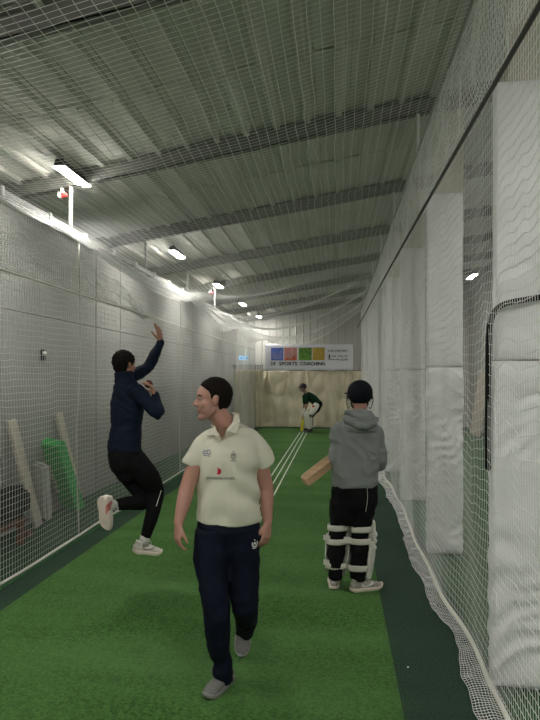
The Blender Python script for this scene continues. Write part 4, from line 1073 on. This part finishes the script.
# ---- the far batter -------------------------------------------------------------
def far_batter():
    T = 17.4; g = C(308, 431.5, T); root = empty('person', (g.x, g.y, 0), 'small distant person in dark green shirt bending at the crease in batting pads', 'person')
    P = lambda x, y, t=T: C(x, y, t)
    hc = P(302.8, 387.8); F = -RT*.75-FW*.66-UP*.15
    mb = MB(); head_geo(mb, hc, F, None, P(306, 393.5))
    mb.tube([P(317, 406), P(313, 399.5), P(308.5, 395), P(306, 393)], [(.12, .10), (.12, .09), (.13, .09), (.06, .055)], 14, FW, cap='round', res=3)
    sA, eA, wA = P(305.5, 396, 17.2), P(306.8, 404, 17.15), P(305, 410.5, 17.25)
    sB, eB, wB = P(305, 396, 17.6), P(305, 404.5, 17.55), P(303.8, 412.5, 17.35)
    arm_geo(mb, sA, eA, wA); arm_geo(mb, sB, eB, wB)
    hA, kA, aA = P(316.5, 407, 17.25), P(310, 417, 17.15), P(311, 429, 17.2)
    hB, kB, aB = P(316, 407, 17.55), P(308, 417.5, 17.6), P(306.5, 428.8, 17.6)
    for h, k, a in ((hA, kA, aA), (hB, kB, aB)): mb.tube([h, h.lerp(k, .5), k, k.lerp(a, .35), a], [.08, .07, .05, .05, .036], 12, cap='round', res=2)
    for w_ in (wA, wB): hand_geo(mb, w_, P(303.4, 414.5, 17.3)-w_, FW if w_ is wA else -FW, -RT, .7, .02, .5)
    mb.remesh('body', M['skin'], root, .012, 2)
    face_parts(hc, F, root); hair_geo('hair', hc, F, M['hairbrown'], root, thick=.006)
    helmet(hc+UP*.006, F, root, 1.05, newmat('maroon black helmet', (.022, .010, .014), .5))
    mb = MB()
    mb.tube([P(318, 405.5), P(314, 400), P(309, 396), P(306.5, 393.5)], [(.17, .14), (.165, .14), (.18, .13), (.09, .08)], 16, FW, cap='flat', res=3)
    for s, e in ((sA, eA), (sB, eB)): mb.tube([s.lerp(P(308, 396), .3), s, s.lerp(e, .75)], [.088, .088, .075], 12, cap='round', res=2)
    mb.remesh('shirt', M['darkgreen'], root, .014, 2, wr=.012, wscale=6)
    mb = MB(); mb.tube([P(318.5, 404), P(316, 409)], [(.16, .13), (.17, .13)], 16, FW, cap='round')
    for h, k, a in ((hA, kA, aA), (hB, kB, aB)): mb.tube([h, h.lerp(k, .5), k, k.lerp(a, .4), a], [.12, .11, .085, .08, .065], 12, cap='flat', res=2)
    mb.remesh('trousers', M['blackcloth'], root, .014, 2, wr=.01)
    mb = MB(); mb.tube([P(316.5, 404.5, 17.14), P(314, 409, 17.08), P(311, 413.5, 17.05)], [(.10, .05), (.11, .06), (.09, .05)], 14, RT, cap='round', res=3); mb.remesh('thigh_guard', M['pad'], root, .012, 2)
    MB().ball(P(313.3, 406.2, 16.99), (.045, .02, .035), (RT, FW, UP)).build('thigh_badge', M['logored'], root, True)
    leg_pad(root, P(309.3, 417, 17.15), P(310.5, 428, 17.2), -RT*.75-FW*.66, voxel=.014, w=.115); leg_pad(root, P(306, 418, 17.6), P(306, 428, 17.6), -RT*.9-FW*.3, voxel=.014)
    for w_, q in ((wA, 1), (wB, -1)):
        mb = MB(); mb.tube([w_+UP*.04, w_.lerp(P(303.6, 414, 17.3), .6), P(303.6, 415.2, 17.3)], [(.06, .055), (.075, .06), (.06, .05)], 12, cap='round', res=2); mb.remesh('glove', M['pad'], root, .013, 2)
    for a, b in ((P(312.5, 430.7, 17.22), P(305.0, 431.2, 17.02)), (P(308, 430.5, 17.65), P(301, 430.8, 17.45))):
        a.z = .014; b.z = .014; shoe(root, a, b, UP, M['black'], M['grey'], lace=M['black'], rem=.012)
    bt = P(301.8, 430.5, 17.25); bt.z = .03; bat('cricket_bat', bt, P(303.9, 405, 17.3), -RT*.35-FW*.9, 'yellow faced cricket bat grounded by the far batter', sticker='yellow')
far_batter()


# ------------------------------------------------------------------ light and film
w = bpy.data.worlds.new('w'); SC.world = w; w.use_nodes = True
w.node_tree.nodes['Background'].inputs[0].default_value = (.6, .65, .6, 1); w.node_tree.nodes['Background'].inputs[1].default_value = .02
SC.view_settings.view_transform = 'Standard'; SC.view_settings.look = 'None'
SC.view_settings.exposure = 2.5; SC.cycles.diffuse_bounces = 8; SC.cycles.max_bounces = 14; SC.view_settings.gamma = 1; SC.view_settings.use_curve_mapping = False
